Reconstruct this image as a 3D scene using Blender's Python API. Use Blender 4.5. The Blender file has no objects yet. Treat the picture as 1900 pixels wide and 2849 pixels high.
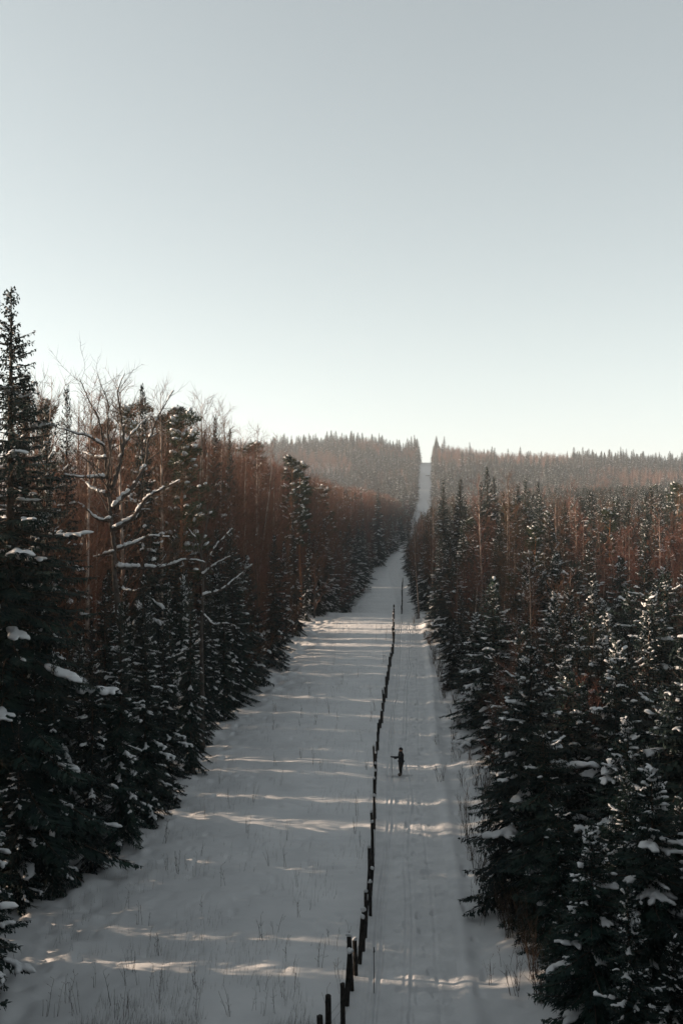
import bpy, math, random
import numpy as np
from mathutils import Vector, Matrix

# ------------------------------------------------------------------ camera, sky, sun, exposure
SC = bpy.context.scene
COL = SC.collection
CAMH = 17.84          # camera stands on a lookout about 18 m above the snow
FPX = 2771.0          # focal length in photo pixels (35 mm lens, 1900 px wide)
HZ = 1390.0           # horizon row in the photo
cam_d = bpy.data.cameras.new('camera')
cam = bpy.data.objects.new('camera', cam_d); COL.objects.link(cam)
cam.location = (0, 0, CAMH); cam.rotation_euler = (math.pi / 2, 0, 0)
cam_d.sensor_fit = 'HORIZONTAL'; cam_d.sensor_width = 24.0; cam_d.lens = 35.0
cam_d.shift_y = -(1424.5 - HZ) / 1900.0
cam_d.clip_start = 0.5; cam_d.clip_end = 9000
SC.camera = cam

SUN_EL = math.radians(14.5)
SUN_AZ = math.radians(9.0)      # sun stands to the left, a little beyond the image plane
sunv = Vector((-math.cos(SUN_AZ) * math.cos(SUN_EL), math.sin(SUN_AZ) * math.cos(SUN_EL), math.sin(SUN_EL)))
w = bpy.data.worlds.new('World'); SC.world = w; w.use_nodes = True
nt = w.node_tree; nt.nodes.clear()
wo = nt.nodes.new('ShaderNodeOutputWorld'); bg = nt.nodes.new('ShaderNodeBackground')
sky = nt.nodes.new('ShaderNodeTexSky'); sky.sky_type = 'NISHITA'; sky.sun_disc = False
sky.sun_elevation = SUN_EL; sky.sun_rotation = math.radians(-90) + SUN_AZ
sky.altitude = 150; sky.air_density = 1.0; sky.dust_density = 0.9; sky.ozone_density = 1.0
# pale winter sky: mix the sky colour with its own luminance
bw = nt.nodes.new('ShaderNodeRGBToBW'); mx = nt.nodes.new('ShaderNodeMix'); mx.data_type = 'RGBA'; mx.inputs[0].default_value = 0.80
tn = nt.nodes.new('ShaderNodeMix'); tn.data_type = 'RGBA'; tn.blend_type = 'MULTIPLY'; tn.inputs[0].default_value = 1.0; tn.inputs[7].default_value = (0.905, 1.0, 0.975, 1)
nt.links.new(sky.outputs[0], bw.inputs[0]); nt.links.new(sky.outputs[0], mx.inputs[6]); nt.links.new(bw.outputs[0], mx.inputs[7])
nt.links.new(mx.outputs[2], tn.inputs[6]); gm = nt.nodes.new('ShaderNodeGamma'); gm.inputs['Gamma'].default_value = 0.69; nt.links.new(tn.outputs[2], gm.inputs['Color']); nt.links.new(gm.outputs[0], bg.inputs['Color'])
bg.inputs['Strength'].default_value = 0.128
nt.links.new(bg.outputs[0], wo.inputs[0])
sd = bpy.data.lights.new('sun', 'SUN'); sd.energy = 5.0; sd.angle = math.radians(0.5); sd.color = (1.0, 0.76, 0.56)
so = bpy.data.objects.new('sun', sd); COL.objects.link(so)
so.rotation_euler = (-sunv).to_track_quat('-Z', 'Y').to_euler(); so.location = (-60, 10, 60)

SC.view_settings.view_transform = 'Standard'; SC.view_settings.look = 'None'
SC.view_settings.gamma = 1.0; SC.view_settings.exposure = 1.5
SC.view_settings.use_curve_mapping = False
SC.render.engine = 'CYCLES'
cy = SC.cycles
cy.max_bounces = 4; cy.diffuse_bounces = 3; cy.glossy_bounces = 1; cy.transmission_bounces = 1
cy.volume_bounces = 1; cy.transparent_max_bounces = 4
cy.use_denoising = True
try:
    cy.denoiser = 'OPENIMAGEDENOISE'; cy.denoising_input_passes = 'RGB_ALBEDO_NORMAL'
except Exception: pass
cy.sample_clamp_indirect = 4.0
cy.use_adaptive_sampling = True; cy.adaptive_threshold = 0.01

# ------------------------------------------------------------------ helpers
def smooth(a, b, x):
    t = np.clip((np.asarray(x, float) - a) / (b - a), 0, 1); return t * t * (3 - 2 * t)

_H = np.random.default_rng(5).random((256, 256))
def vnoise(x, y, s=0):
    x = np.asarray(x, float) + s * 17.31; y = np.asarray(y, float) + s * 9.77
    xi = np.floor(x).astype(int); yi = np.floor(y).astype(int)
    fx = x - xi; fy = y - yi; fx = fx * fx * (3 - 2 * fx); fy = fy * fy * (3 - 2 * fy)
    a = _H[xi & 255, yi & 255]; b = _H[(xi + 1) & 255, yi & 255]
    c = _H[xi & 255, (yi + 1) & 255]; d = _H[(xi + 1) & 255, (yi + 1) & 255]
    return (a + (b - a) * fx) * (1 - fy) + (c + (d - c) * fx) * fy - 0.5

class MB:
    """collects vertices and faces, builds one mesh"""
    def __init__(s): s.v = []; s.n = 0; s.q = []; s.t = []; s.qm = []; s.tm = []
    def add(s, V, Q=None, T=None, m=0):
        V = np.asarray(V, float).reshape(-1, 3)
        if Q is not None and len(Q):
            Q = np.asarray(Q, np.int64).reshape(-1, 4); s.q.append(Q + s.n); s.qm.append(np.full(len(Q), m))
        if T is not None and len(T):
            T = np.asarray(T, np.int64).reshape(-1, 3); s.t.append(T + s.n); s.tm.append(np.full(len(T), m))
        s.v.append(V); s.n += len(V)
    def merge(s, o, m=0):
        for V in o.v: s.v.append(V)
        for Q in o.q: s.q.append(Q + s.n); s.qm.append(np.full(len(Q), m))
        for T in o.t: s.t.append(T + s.n); s.tm.append(np.full(len(T), m))
        s.n += o.n
    def tube(s, P, R, k=5, m=0, cap=True):
        P = np.asarray(P, float); n = len(P); R = np.broadcast_to(np.asarray(R, float), (n,))
        T = np.gradient(P, axis=0); T /= np.linalg.norm(T, axis=1)[:, None] + 1e-9
        ref = np.array([0.0, 0, 1]) if abs(T[:, 2].mean()) < 0.8 else np.array([1.0, 0, 0])
        A = np.cross(T, ref); A /= np.linalg.norm(A, axis=1)[:, None] + 1e-9; B = np.cross(T, A)
        th = np.arange(k) * 2 * math.pi / k
        V = P[:, None, :] + R[:, None, None] * (A[:, None, :] * np.cos(th)[None, :, None] + B[:, None, :] * np.sin(th)[None, :, None])
        i = np.arange(n - 1)[:, None] * k; j = np.arange(k)[None, :]; j2 = (j + 1) % k
        Q = np.stack([i + j, i + j2, i + k + j2, i + k + j], -1).reshape(-1, 4)
        V = V.reshape(-1, 3); Tt = None
        if cap:
            V = np.vstack([V, P[0], P[-1]]); c0 = n * k; c1 = c0 + 1; jj = np.arange(k); jn = (jj + 1) % k
            Tt = np.vstack([np.stack([np.full(k, c0), jn, jj], -1), np.stack([np.full(k, c1), (n - 1) * k + jj, (n - 1) * k + jn], -1)])
        s.add(V, Q, Tt, m)
    def box(s, x0, x1, y0, y1, z0, z1, m=0):
        V = [(x, y, z) for z in (z0, z1) for y in (y0, y1) for x in (x0, x1)]
        s.add(V, [(0, 2, 3, 1), (4, 5, 7, 6), (0, 1, 5, 4), (1, 3, 7, 5), (3, 2, 6, 7), (2, 0, 4, 6)], None, m)
    def mesh(s, name, mats, smooth_=True):
        me = bpy.data.meshes.new(name)
        V = np.vstack(s.v) if s.v else np.zeros((0, 3))
        Q = np.vstack(s.q) if s.q else np.zeros((0, 4), int); T = np.vstack(s.t) if s.t else np.zeros((0, 3), int)
        me.vertices.add(len(V)); me.vertices.foreach_set('co', V.astype(np.float32).ravel())
        nl = Q.size + T.size; me.loops.add(nl); me.loops.foreach_set('vertex_index', np.concatenate([Q.ravel(), T.ravel()]).astype(np.int32))
        npol = len(Q) + len(T); me.polygons.add(npol)
        me.polygons.foreach_set('loop_start', np.concatenate([np.arange(len(Q)) * 4, Q.size + np.arange(len(T)) * 3]).astype(np.int32))
        mi = np.concatenate((s.qm if s.q else []) + (s.tm if s.t else [])) if npol else np.zeros(0)
        if not isinstance(mats, (list, tuple)): mats = [mats]
        for m in mats: me.materials.append(m)
        me.polygons.foreach_set('material_index', mi.astype(np.int32))
        if smooth_: me.polygons.foreach_set('use_smooth', np.ones(npol, bool))
        me.update(calc_edges=True); me.validate()
        return me

def obj(name, me, parent=None, loc=(0, 0, 0), rz=0.0, sc=1.0, link=True):
    o = bpy.data.objects.new(name, me)
    if link: COL.objects.link(o)
    o.location = loc; o.rotation_euler = (0, 0, rz); o.scale = (sc, sc, sc) if np.isscalar(sc) else sc
    if parent is not None: o.parent = parent
    return o
def tag(o, label=None, cat=None, group=None, kind=None):
    if label: o['label'] = label
    if cat: o['category'] = cat
    if group: o['group'] = group
    if kind: o['kind'] = kind
    return o

# icosphere template
def ico(sub):
    t = (1 + 5 ** .5) / 2
    V = [(-1, t, 0), (1, t, 0), (-1, -t, 0), (1, -t, 0), (0, -1, t), (0, 1, t), (0, -1, -t), (0, 1, -t), (t, 0, -1), (t, 0, 1), (-t, 0, -1), (-t, 0, 1)]
    F = [(0, 11, 5), (0, 5, 1), (0, 1, 7), (0, 7, 10), (0, 10, 11), (1, 5, 9), (5, 11, 4), (11, 10, 2), (10, 7, 6), (7, 1, 8), (3, 9, 4), (3, 4, 2), (3, 2, 6), (3, 6, 8), (3, 8, 9), (4, 9, 5), (2, 4, 11), (6, 2, 10), (8, 6, 7), (9, 8, 1)]
    V = [np.array(v) / np.linalg.norm(v) for v in V]
    for _ in range(sub):
        c = {}; F2 = []
        def mid(a, b):
            k = (min(a, b), max(a, b))
            if k not in c:
                m = V[a] + V[b]; V.append(m / np.linalg.norm(m)); c[k] = len(V) - 1
            return c[k]
        for a, b, d in F:
            ab, bd, da = mid(a, b), mid(b, d), mid(d, a); F2 += [(a, ab, da), (b, bd, ab), (d, da, bd), (ab, bd, da)]
        F = F2
    return np.array(V), np.array(F)
ICO1, ICO1F = ico(1); ICO2, ICO2F = ico(2)

# ------------------------------------------------------------------ materials
def mat(name, col, rough=0.8, col2=None, scale=3.0, detail=3.0, bump=0.0, bscale=20.0, objvar=0.0, spec=0.3, bdist=0.02):
    m = bpy.data.materials.new(name); m.use_nodes = True
    n = m.node_tree.nodes; l = m.node_tree.links; b = n['Principled BSDF']
    b.inputs['Roughness'].default_value = rough; b.inputs['Specular IOR Level'].default_value = spec
    b.inputs['Base Color'].default_value = (*col, 1)
    tc = n.new('ShaderNodeTexCoord')
    out = None
    if col2 is not None:
        nz = n.new('ShaderNodeTexNoise'); nz.inputs['Scale'].default_value = scale; nz.inputs['Detail'].default_value = detail
        l.new(tc.outputs['Object'], nz.inputs['Vector'])
        cr = n.new('ShaderNodeValToRGB'); cr.color_ramp.elements[0].position = 0.35; cr.color_ramp.elements[1].position = 0.68
        cr.color_ramp.elements[0].color = (*col, 1); cr.color_ramp.elements[1].color = (*col2, 1)
        l.new(nz.outputs['Fac'], cr.inputs['Fac']); out = cr.outputs['Color']
    if objvar > 0:
        oi = n.new('ShaderNodeObjectInfo'); h = n.new('ShaderNodeHueSaturation')
        mr = n.new('ShaderNodeMapRange'); mr.inputs['To Min'].default_value = 1 - objvar; mr.inputs['To Max'].default_value = 1 + objvar
        l.new(oi.outputs['Random'], mr.inputs['Value']); l.new(mr.outputs['Result'], h.inputs['Value'])
        mr2 = n.new('ShaderNodeMapRange'); mr2.inputs['To Min'].default_value = 0.5 + objvar * 0.05; mr2.inputs['To Max'].default_value = 0.5 - objvar * 0.05
        l.new(oi.outputs['Random'], mr2.inputs['Value']); l.new(mr2.outputs['Result'], h.inputs['Hue'])
        if out is not None: l.new(out, h.inputs['Color'])
        else: h.inputs['Color'].default_value = (*col, 1)
        out = h.outputs['Color']
    if out is not None: l.new(out, b.inputs['Base Color'])
    if bump > 0:
        nb = n.new('ShaderNodeTexNoise'); nb.inputs['Scale'].default_value = bscale; nb.inputs['Detail'].default_value = 4
        l.new(tc.outputs['Object'], nb.inputs['Vector'])
        bp = n.new('ShaderNodeBump'); bp.inputs['Strength'].default_value = bump; bp.inputs['Distance'].default_value = bdist
        l.new(nb.outputs['Fac'], bp.inputs['Height']); l.new(bp.outputs['Normal'], b.inputs['Normal'])
    return m
M = {}
M['snow'] = mat('snow_on_branches', (0.52, 0.525, 0.535), 0.55, (0.58, 0.58, 0.585), 2.0, bump=0.25, bscale=14, spec=0.25)
M['ground'] = mat('snow_field', (0.46, 0.463, 0.47), 0.5, (0.54, 0.54, 0.545), 0.35, 5, bump=0.35, bscale=2.2, spec=0.3, bdist=0.06)
M['trail'] = mat('packed_snow', (0.43, 0.433, 0.44), 0.5, (0.52, 0.52, 0.525), 0.9, 6, bump=0.55, bscale=5.0, spec=0.3, bdist=0.06)
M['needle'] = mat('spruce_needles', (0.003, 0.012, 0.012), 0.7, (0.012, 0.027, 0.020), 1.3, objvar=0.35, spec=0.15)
M['pine_needle'] = mat('pine_needles', (0.020, 0.033, 0.017), 0.7, (0.040, 0.055, 0.026), 1.3, objvar=0.25, spec=0.15)
M['bark'] = mat('spruce_bark', (0.055, 0.036, 0.026), 0.9, (0.10, 0.07, 0.052), 6.0, bump=0.5, bscale=18, objvar=0.2, spec=0.1)
M['pine_bark'] = mat('pine_bark', (0.16, 0.075, 0.040), 0.9, (0.25, 0.12, 0.062), 5.0, bump=0.5, bscale=15, objvar=0.15, spec=0.1)
M['grey_bark'] = mat('dark_grey_bark', (0.040, 0.034, 0.030), 0.9, (0.085, 0.072, 0.062), 5.0, bump=0.5, bscale=14, spec=0.1)
M['twig'] = mat('reddish_twigs', (0.075, 0.037, 0.024), 0.8, (0.175, 0.082, 0.049), 0.8, objvar=0.35, spec=0.15)
M['birch'] = mat('birch_bark', (0.10, 0.075, 0.06), 0.8, (0.46, 0.37, 0.31), 2.5, 5, objvar=0.2, spec=0.15)
M['post'] = mat('weathered_post_wood', (0.016, 0.015, 0.014), 0.9, (0.038, 0.033, 0.030), 7.0, bump=0.6, bscale=25, objvar=0.2, spec=0.1)
M['wire'] = mat('rusty_wire', (0.03, 0.025, 0.022), 0.7)
M['weed'] = mat('dry_stalks', (0.050, 0.036, 0.025), 0.9, (0.085, 0.062, 0.042), 2.0, objvar=0.25, spec=0.1)
M['jacket'] = mat('black_jacket', (0.010, 0.011, 0.013), 0.75, (0.018, 0.019, 0.022), 9.0, bump=0.3, bscale=18)
M['trouser'] = mat('dark_trousers', (0.012, 0.011, 0.011), 0.8, (0.030, 0.024, 0.020), 6.0, bump=0.3, bscale=16)
M['boot'] = mat('brown_boots', (0.05, 0.032, 0.024), 0.6)
M['skin'] = mat('skin', (0.42, 0.24, 0.17), 0.5)
M['hair'] = mat('dark_hair', (0.02, 0.014, 0.010), 0.6)
M['hat'] = mat('dark_knit_hat', (0.012, 0.012, 0.014), 0.9, bump=0.4, bscale=60)
M['ski'] = mat('white_ski', (0.55, 0.55, 0.56), 0.35)
M['pole'] = mat('pole_black', (0.02, 0.02, 0.022), 0.4)

# ------------------------------------------------------------------ the lie of the land
def tab(D, T):
    T = np.array(T, float); return np.interp(D, T[:, 0], T[:, 1])
PROF = [(-200, 0.5), (20, 0.15), (60, 0.0), (120, 0.0), (150, 0.0), (157, -0.05), (163, -1.1), (172, -3.2), (185, -4.8), (200, -4.8), (310, -4.4), (400, -3.8), (480, -2.8), (540, -1.2), (600, 3.0), (650, 8.5), (700, 14.8), (1000, 54.3), (1050, 57), (1150, 55), (1600, 40), (4000, 30)]
_PD = np.arange(-220, 4000, .25); _PT = sum(wgt * tab(_PD + k, PROF) for k, wgt in ((-3, .15), (-1.5, .2), (0, .3), (1.5, .2), (3, .15)))
prof = lambda D: np.interp(D, _PD, _PT)
AX = [(-200, -12), (34, 2.35), (45, 3.15), (65, 4.25), (81, 5.35), (107, 7.3), (141, 9.6), (157, 10.6), (200, 13.2), (310, 15.8), (480, 36), (700, 58.5), (1000, 85), (1300, 112), (4000, 350)]
LE = [(-200, -18), (5, -5), (18, -7.6), (30, -11.6), (36, -12.4), (43, -12.0), (48, -11.2), (57, -10.6), (70, -10.3), (80, -9.8), (86, -8.6), (95, -7.0), (143, -4.0), (153, -2.4), (200, 1.0), (310, 8.6), (480, 29.4), (700, 53.2), (1000, 79), (1300, 106), (4000, 344)]
RE = [(-200, -2), (34, 7.0), (42, 7.3), (50, 8.0), (65, 9.2), (81, 10.0), (107, 11.3), (137, 12.6), (155, 13.2), (200, 15.2), (310, 20), (480, 42), (700, 63.5), (1000, 90.5), (1300, 118), (4000, 356)]
FE = [(29, -1.1), (32, -0.38), (34.4, .14), (36.6, .58), (40.7, 1.02), (46, 1.36), (57.5, 1.95), (67.5, 2.25), (76.5, 2.95), (85, 3.6), (96, 4.4), (108, 5.3), (117, 6.15), (145, 7.6), (157, 8.3), (160, 8.45)]
FE2 = [(190, 11.4), (205, 12.5), (230, 14.0), (262, 16.0), (290, 18.0), (305, 19.4)]
def smtab(D, T, r=6):
    return sum(tab(np.asarray(D, float) + k * r, T) for k in (-1, -.5, 0, .5, 1)) / 5
_GD = np.arange(-220, 4000, .5)
_TA, _TL, _TR, _TF = smtab(_GD, AX), smtab(_GD, LE, 4), smtab(_GD, RE, 4), smtab(_GD, FE, 2)
axis = lambda D: np.interp(D, _GD, _TA); ledge = lambda D: np.interp(D, _GD, _TL); redge = lambda D: np.interp(D, _GD, _TR)
fence_x = lambda D: np.interp(D, _GD, _TF)

def gz(X, D, fine=True):
    X = np.asarray(X, float); D = np.asarray(D, float)
    z = prof(D); a = axis(D); u = X - a; L = ledge(D); R = redge(D)
    # broad relief outside the cutting
    right = smooth(18, 90, X - R); left = smooth(8, 60, L - X)
    z = z + right * smooth(170, 330, D) * (1 - smooth(520, 700, D)) * 10.5
    z = z - right * smooth(700, 1000, D) * (6 + 6 * smooth(100, 260, X - R)) + left * smooth(600, 1000, D) * 7
    z = z + (vnoise(X / 70, D / 70, 3) * 7) * smooth(12, 60, np.maximum(L - X, X - R)) * smooth(150, 400, D)
    near = 1 - smooth(200, 420, D)
    # forest floor mounds and bank on the right
    z = z + near * (smooth(-2.2, 0.8, X - R) * 0.35 + smooth(-1, 2.5, L - X) * 0.25)
    z = z + near * (smooth(-2.6, .5, X - R)) * (vnoise(X / 1.3, D / 2.1, 7) * 0.7 + vnoise(X / .6, D / .8, 8) * .22)
    z = z + near * (smooth(-4.5, 0.5, L - X)) * (vnoise(X / 1.1, D / 1.4, 9) * 0.5 + vnoise(X / .5, D / .6, 10) * .2)
    # undulating field
    z = z + near * (vnoise(X / 6, D / 5, 1) * 0.28 + vnoise(X / 1.7, D / 1.5, 2) * 0.07)
    if fine:
        trk = smooth(-2.2, -1.3, u) * (1 - smooth(1.5, 2.0, u))
        z = z + near * (1 - trk) * (vnoise(X / .45, D / .5, 4) * 0.03 + vnoise(X / 2.2 + D * .05, D / .38, 5) * .05 + vnoise(X / .9, D / .22, 6) * .02 - np.clip(vnoise(X / .5, D / .6, 17) - .27, 0, 1) * .3)
        z = z - near * trk * 0.07
        # berm and hollow beside the groomed track
        z = z + near * 0.09 * np.exp(-((u - 2.2 - .3 * vnoise(D / 6, D * 0, 12)) / .36) ** 2)
        z = z + near * .05 * np.exp(-((u - 4.1) / .5) ** 2)
        # ski grooves and machine marks in the track
        wob = vnoise(D / 14, D * 0, 13) * .6 + vnoise(D / 3.5, D * 0, 20) * .12
        wob2 = vnoise(D / 9, D * 0 + 3, 14) * .55
        for c, dep in ((-1.25 + wob, .06), (-1.0 + wob, .06), (-.1 + wob2, .035), (.14 + wob2, .035), (.85 - .8 * wob, .022)):
            dep = dep * (.30 + .9 * np.clip(vnoise(D / 11, D * 0 + c[0, 0] * 7 if np.ndim(c) == 2 else D * 0, 16) + .5, 0, 1)); z = z - near * dep * np.exp(-((u - c) / .055) ** 2) + near * dep * .35 * (np.exp(-((u - c - .12) / .05) ** 2) + np.exp(-((u - c + .12) / .05) ** 2))
        foot = np.clip(vnoise(X / .32, D / .42, 15) - .18, 0, 1)
        z = z - near * smooth(-.9, -.4, u) * (1 - smooth(1.0, 1.6, u)) * foot * .34 + near * trk * (vnoise(X / .25, D / .3, 18) * .035 + vnoise(X / .7, D / 1.1, 19) * .05)
    return z
def px(x, y, D):      # a photo pixel at a given distance
    return np.array([(x - 950) * D / FPX, D, CAMH - (y - HZ) * D / FPX])
def topx(X, D, Z): return 950 + X * FPX / D, HZ + (CAMH - Z) * FPX / D

def ground():
    Ds = [-180.0]
    while Ds[-1] < 3800:
        d = Ds[-1]
        Ds.append(d + (12 if d < 10 else 4 if d < 26 else max(0.13, 0.0026 * abs(d)) if d < 215 else max(.6, .009 * d)))
    Ds = np.array(Ds)
    c = list(np.arange(-3.0, 3.0001, 0.055)) 
    lft = [-3.0]; st = .1
    while lft[-1] > -1500: lft.append(lft[-1] - st); st = st * (1.0 if lft[-1] > -19 else 1.16)
    rgt = [3.0]; st = .1
    while rgt[-1] < 1600: rgt.append(rgt[-1] + st); st = st * (1.0 if rgt[-1] < 7 else 1.16)
    U = np.array(sorted(set(np.round(lft[1:] + c + rgt[1:], 4))))
    UU, DD = np.meshgrid(U, Ds); XX = UU + axis(DD); ZZ = gz(XX, DD)
    nu = len(U); nd = len(Ds)
    V = np.stack([XX, DD, ZZ], -1).reshape(-1, 3)
    i = np.arange(nd - 1)[:, None] * nu; j = np.arange(nu - 1)[None, :]
    Q = np.stack([i + j, i + j + 1, i + nu + j + 1, i + nu + j], -1)
    um = (U[:-1] + U[1:]) / 2; dm = (Ds[:-1] + Ds[1:]) / 2
    tr = (um[None, :] > -1.75) & (um[None, :] < 1.75) & (dm[:, None] > 10) & (dm[:, None] < 420)
    def sub(mask, name, m):
        q = Q[mask]; idx, inv = np.unique(q.ravel(), return_inverse=True)
        b = MB(); b.add(V[idx], inv.reshape(-1, 4)); return obj(name, b.mesh(name, m))
    g = sub(~tr, 'snow_ground', M['ground']); tag(g, 'snow covered field and forest floor running to the far hill', 'ground', kind='structure')
    t = sub(tr, 'ski_trail', M['trail']); tag(t, 'packed ski trail with parallel grooves to the right of the fence', 'trail', kind='structure')
ground()

# ------------------------------------------------------------------ tree builders
rng0 = np.random.default_rng(11)
def remesh_snow(mb, name, voxel=0.05, it=3):
    me = mb.mesh(name + '_raw', M['snow']); o = bpy.data.objects.new(name + '_raw', me); COL.objects.link(o)
    m = o.modifiers.new('r', 'REMESH'); m.mode = 'VOXEL'; m.voxel_size = voxel; m.use_smooth_shade = True
    s = o.modifiers.new('s', 'SMOOTH'); s.factor = 0.5; s.iterations = it
    tx = bpy.data.textures.get('crust') or bpy.data.textures.new('crust', 'CLOUDS'); tx.noise_scale = .16; tx.noise_depth = 3
    dp = o.modifiers.new('c', 'DISPLACE'); dp.texture = tx; dp.strength = .09; dp.mid_level = .55; dp.texture_coords = 'LOCAL'
    d = o.modifiers.new('d', 'DECIMATE'); d.ratio = 0.4
    dg = bpy.context.evaluated_depsgraph_get()
    out = bpy.data.meshes.new_from_object(o.evaluated_get(dg), depsgraph=dg); out.name = name
    bpy.data.objects.remove(o); bpy.data.meshes.remove(me)
    out.materials.clear(); out.materials.append(M['snow'])
    out.polygons.foreach_set('use_smooth', np.ones(len(out.polygons), bool))
    return out
def blob(mb, c, f, ln, wd, ht, rng, tpl=None):
    """snow lump: an uneven flattened ellipsoid along f"""
    V0, F0 = tpl if tpl else (ICO1, ICO1F)
    f = np.asarray(f, float); f = f / (np.linalg.norm(f) + 1e-9); s = np.cross(f, [0, 0, 1.0]); s /= np.linalg.norm(s) + 1e-9; u = np.cross(s, f)
    ph = rng.random(3) * 6
    k = 1 + .16 * np.sin(V0 @ np.array([3.1, 1.7, 2.3]) + ph[0]) + .12 * np.sin(V0 @ np.array([-2.2, 4.1, 1.3]) + ph[1])
    h = V0[:, 2:3] * np.where(V0[:, 2:3] > 0, ht, ht * .55)
    V = c + (V0[:, 0:1] * ln * f + V0[:, 1:2] * wd * s) * k[:, None] + h * u * k[:, None]
    mb.add(V, None, F0)

def kites(mb, P, Dr, Ln, Wd, Nn):
    """pointed needle sprays: base, two flanks, tip"""
    S = np.cross(Dr, Nn); S /= np.linalg.norm(S, axis=1)[:, None] + 1e-9
    m_ = P + Dr * (Ln * .45)[:, None]
    V = np.stack([P, m_ + S * (Wd * .5)[:, None], P + Dr * Ln[:, None], m_ - S * (Wd * .5)[:, None]], 1).reshape(-1, 3)
    k = np.arange(len(P))[:, None] * 4 + np.arange(4)[None, :]
    mb.add(V, k)

def spruce(seed, H, R, dens=10.0, z0=.03, snow=.5, pil=1.0, sag=.35, ragged=.25, step=.13, taper=.85, top_sparse=0, voxel=.05):
    rng = np.random.default_rng(seed); trunk = MB(); crown = MB(); sn = MB()
    zz = np.linspace(-.6, H, 14); wob = np.cumsum(rng.normal(0, .012, (14, 2)), 0)
    tr = .0105 * H * (1 - np.clip(zz, 0, H) / H) ** .9 + .012
    tr[0] *= 1.35
    TP = np.column_stack([wob, zz]); trunk.tube(TP, tr, 8)
    nb = int(H * dens); ga = 2.39996
    for i in range(nb):
        t = (i + rng.random()) / nb; t = z0 + (1 - z0) * t ** .92 * .985
        z = t * H
        L = R * ((1 - t) ** taper) * rng.uniform(1 - ragged, 1 + ragged * .5) + .16
        if t < .14: L *= .72 + 2 * t
        if top_sparse and t > .62 and rng.random() < top_sparse: continue
        az = i * ga + rng.normal(0, .35)
        el = math.radians(np.interp(t, [0, .25, .6, .85, 1], [-22, -12, 2, 24, 55]) + rng.normal(0, 7))
        d = np.array([math.cos(az), math.sin(az), 0.0]); sd_ = np.array([-d[1], d[0], 0.0])
        n = max(4, int(L / step)); s = np.linspace(0, 1, n)
        bend = rng.normal(0, .09)
        dz = L * (s * math.sin(el) - sag * (1 - t * .7) * (s ** 1.6) * .6 + .30 * sag * np.clip(s - .55, 0, 1) ** 2 * 3)
        base = np.array([np.interp(z, zz, wob[:, 0]), np.interp(z, zz, wob[:, 1]), z])
        P = base + (L * s * math.cos(el))[:, None] * d + (bend * L * s ** 2)[:, None] * sd_; P[:, 2] += dz
        if L > .5:
            trunk.tube(P[::2] if n > 5 else P, np.linspace(.012 + .009 * L, .005, len(P[::2] if n > 5 else P)), 3, cap=False)
        F = np.gradient(P, axis=0); F /= np.linalg.norm(F, axis=1)[:, None]
        tl = (.36 * L * (1 - s) ** .7 * np.clip(s / .22, .15, 1) + .11) * 1.0
        for side in (-1, 1):
            k = rng.uniform(.65, 1.2, n); l = tl * k
            Dr = F * rng.uniform(.55, .85, n)[:, None] + side * sd_ * rng.uniform(.6, .9, n)[:, None]
            Dr[:, 2] -= rng.uniform(.05, .38, n) * (1.15 - .8 * t); Dr /= np.linalg.norm(Dr, axis=1)[:, None]
            Nn = np.tile([0, 0, 1.0], (n, 1)) + rng.normal(0, .35, (n, 3))
            Q0 = P + rng.normal(0, .02, (n, 3))
            kites(crown, Q0, Dr, l, .075 + .12 * np.minimum(l, .5), Nn)
            # hanging twigs
            Dh = Dr * .35 + rng.normal(0, .12, (n, 3)); Dh[:, 2] -= 1; Dh /= np.linalg.norm(Dh, axis=1)[:, None]
            kites(crown, Q0 + Dr * (l * rng.uniform(.25, .8, n))[:, None], Dh, (.10 + .34 * np.minimum(l, .6)) * rng.uniform(.6, 1.3, n), np.full(n, .075), d + rng.normal(0, .5, (n, 3)))
            # side sprays
            big = l > .26
            if big.any():
                for a, sg in ((.35, 1), (.6, -1)):
                    Pb = Q0[big] + Dr[big] * (l[big] * a)[:, None]
                    Db = F[big] * (.9 if sg * side > 0 else .15) + side * sd_ * (.45 if sg * side > 0 else .95); Db[:, 2] -= .25; Db /= np.linalg.norm(Db, axis=1)[:, None]
                    kites(crown, Pb, Db, l[big] * .5 * rng.uniform(.7, 1.2, big.sum()), np.full(big.sum(), .085), Nn[big])
        kites(crown, P[-1:], F[-1:], np.array([.16]), np.array([.08]), np.array([[0, 0, 1.0]]))
        # snow pillows
        if rng.random() < snow:
            k0 = rng.uniform(.3, .75); ns = rng.integers(2, 5)
            rr = pil * (.075 + .075 * rng.random()) * np.clip(L / 1.5, .45, 1.35)
            for j, ss in enumerate(np.linspace(k0, min(1.0, k0 + rng.uniform(.2, .5)), ns)):
                q = int(ss * (n - 1)); r = rr * rng.uniform(.7, 1.25)
                blob(sn, P[q] + np.array([0, 0, r * .3]), F[q] + np.array([0, 0, -.08]), r * 2.0, r * 1.1, r * .75, rng)
                for _s in range(rng.integers(0, 3)):
                    side = rng.choice([-1, 1]); off = sd_ * side * r * rng.uniform(1.1, 2.0) - np.array([0, 0, r * rng.uniform(.1, .6)]) + F[q] * r
                    blob(sn, P[q] + off + np.array([0, 0, r * .35]), F[q] * .6 + sd_ * side + np.array([0, 0, -.45]), r * 1.35, r * .85, r * .7, rng)
        if rng.random() < snow * .7:
            for _ in range(rng.integers(1, 5)):
                q = rng.integers(n // 4, n); side = rng.choice([-1, 1]); r = pil * rng.uniform(.035, .085)
                c = P[q] + sd_ * side * tl[q] * rng.uniform(.0, .8) + np.array([0, 0, r * .2 - .08 * tl[q]])
                blob(sn, c, F[q] + side * sd_ * rng.uniform(.2, 1) + np.array([0, 0, -.3]), r * 2.0, r * 1.1, r * .8, rng)
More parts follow.
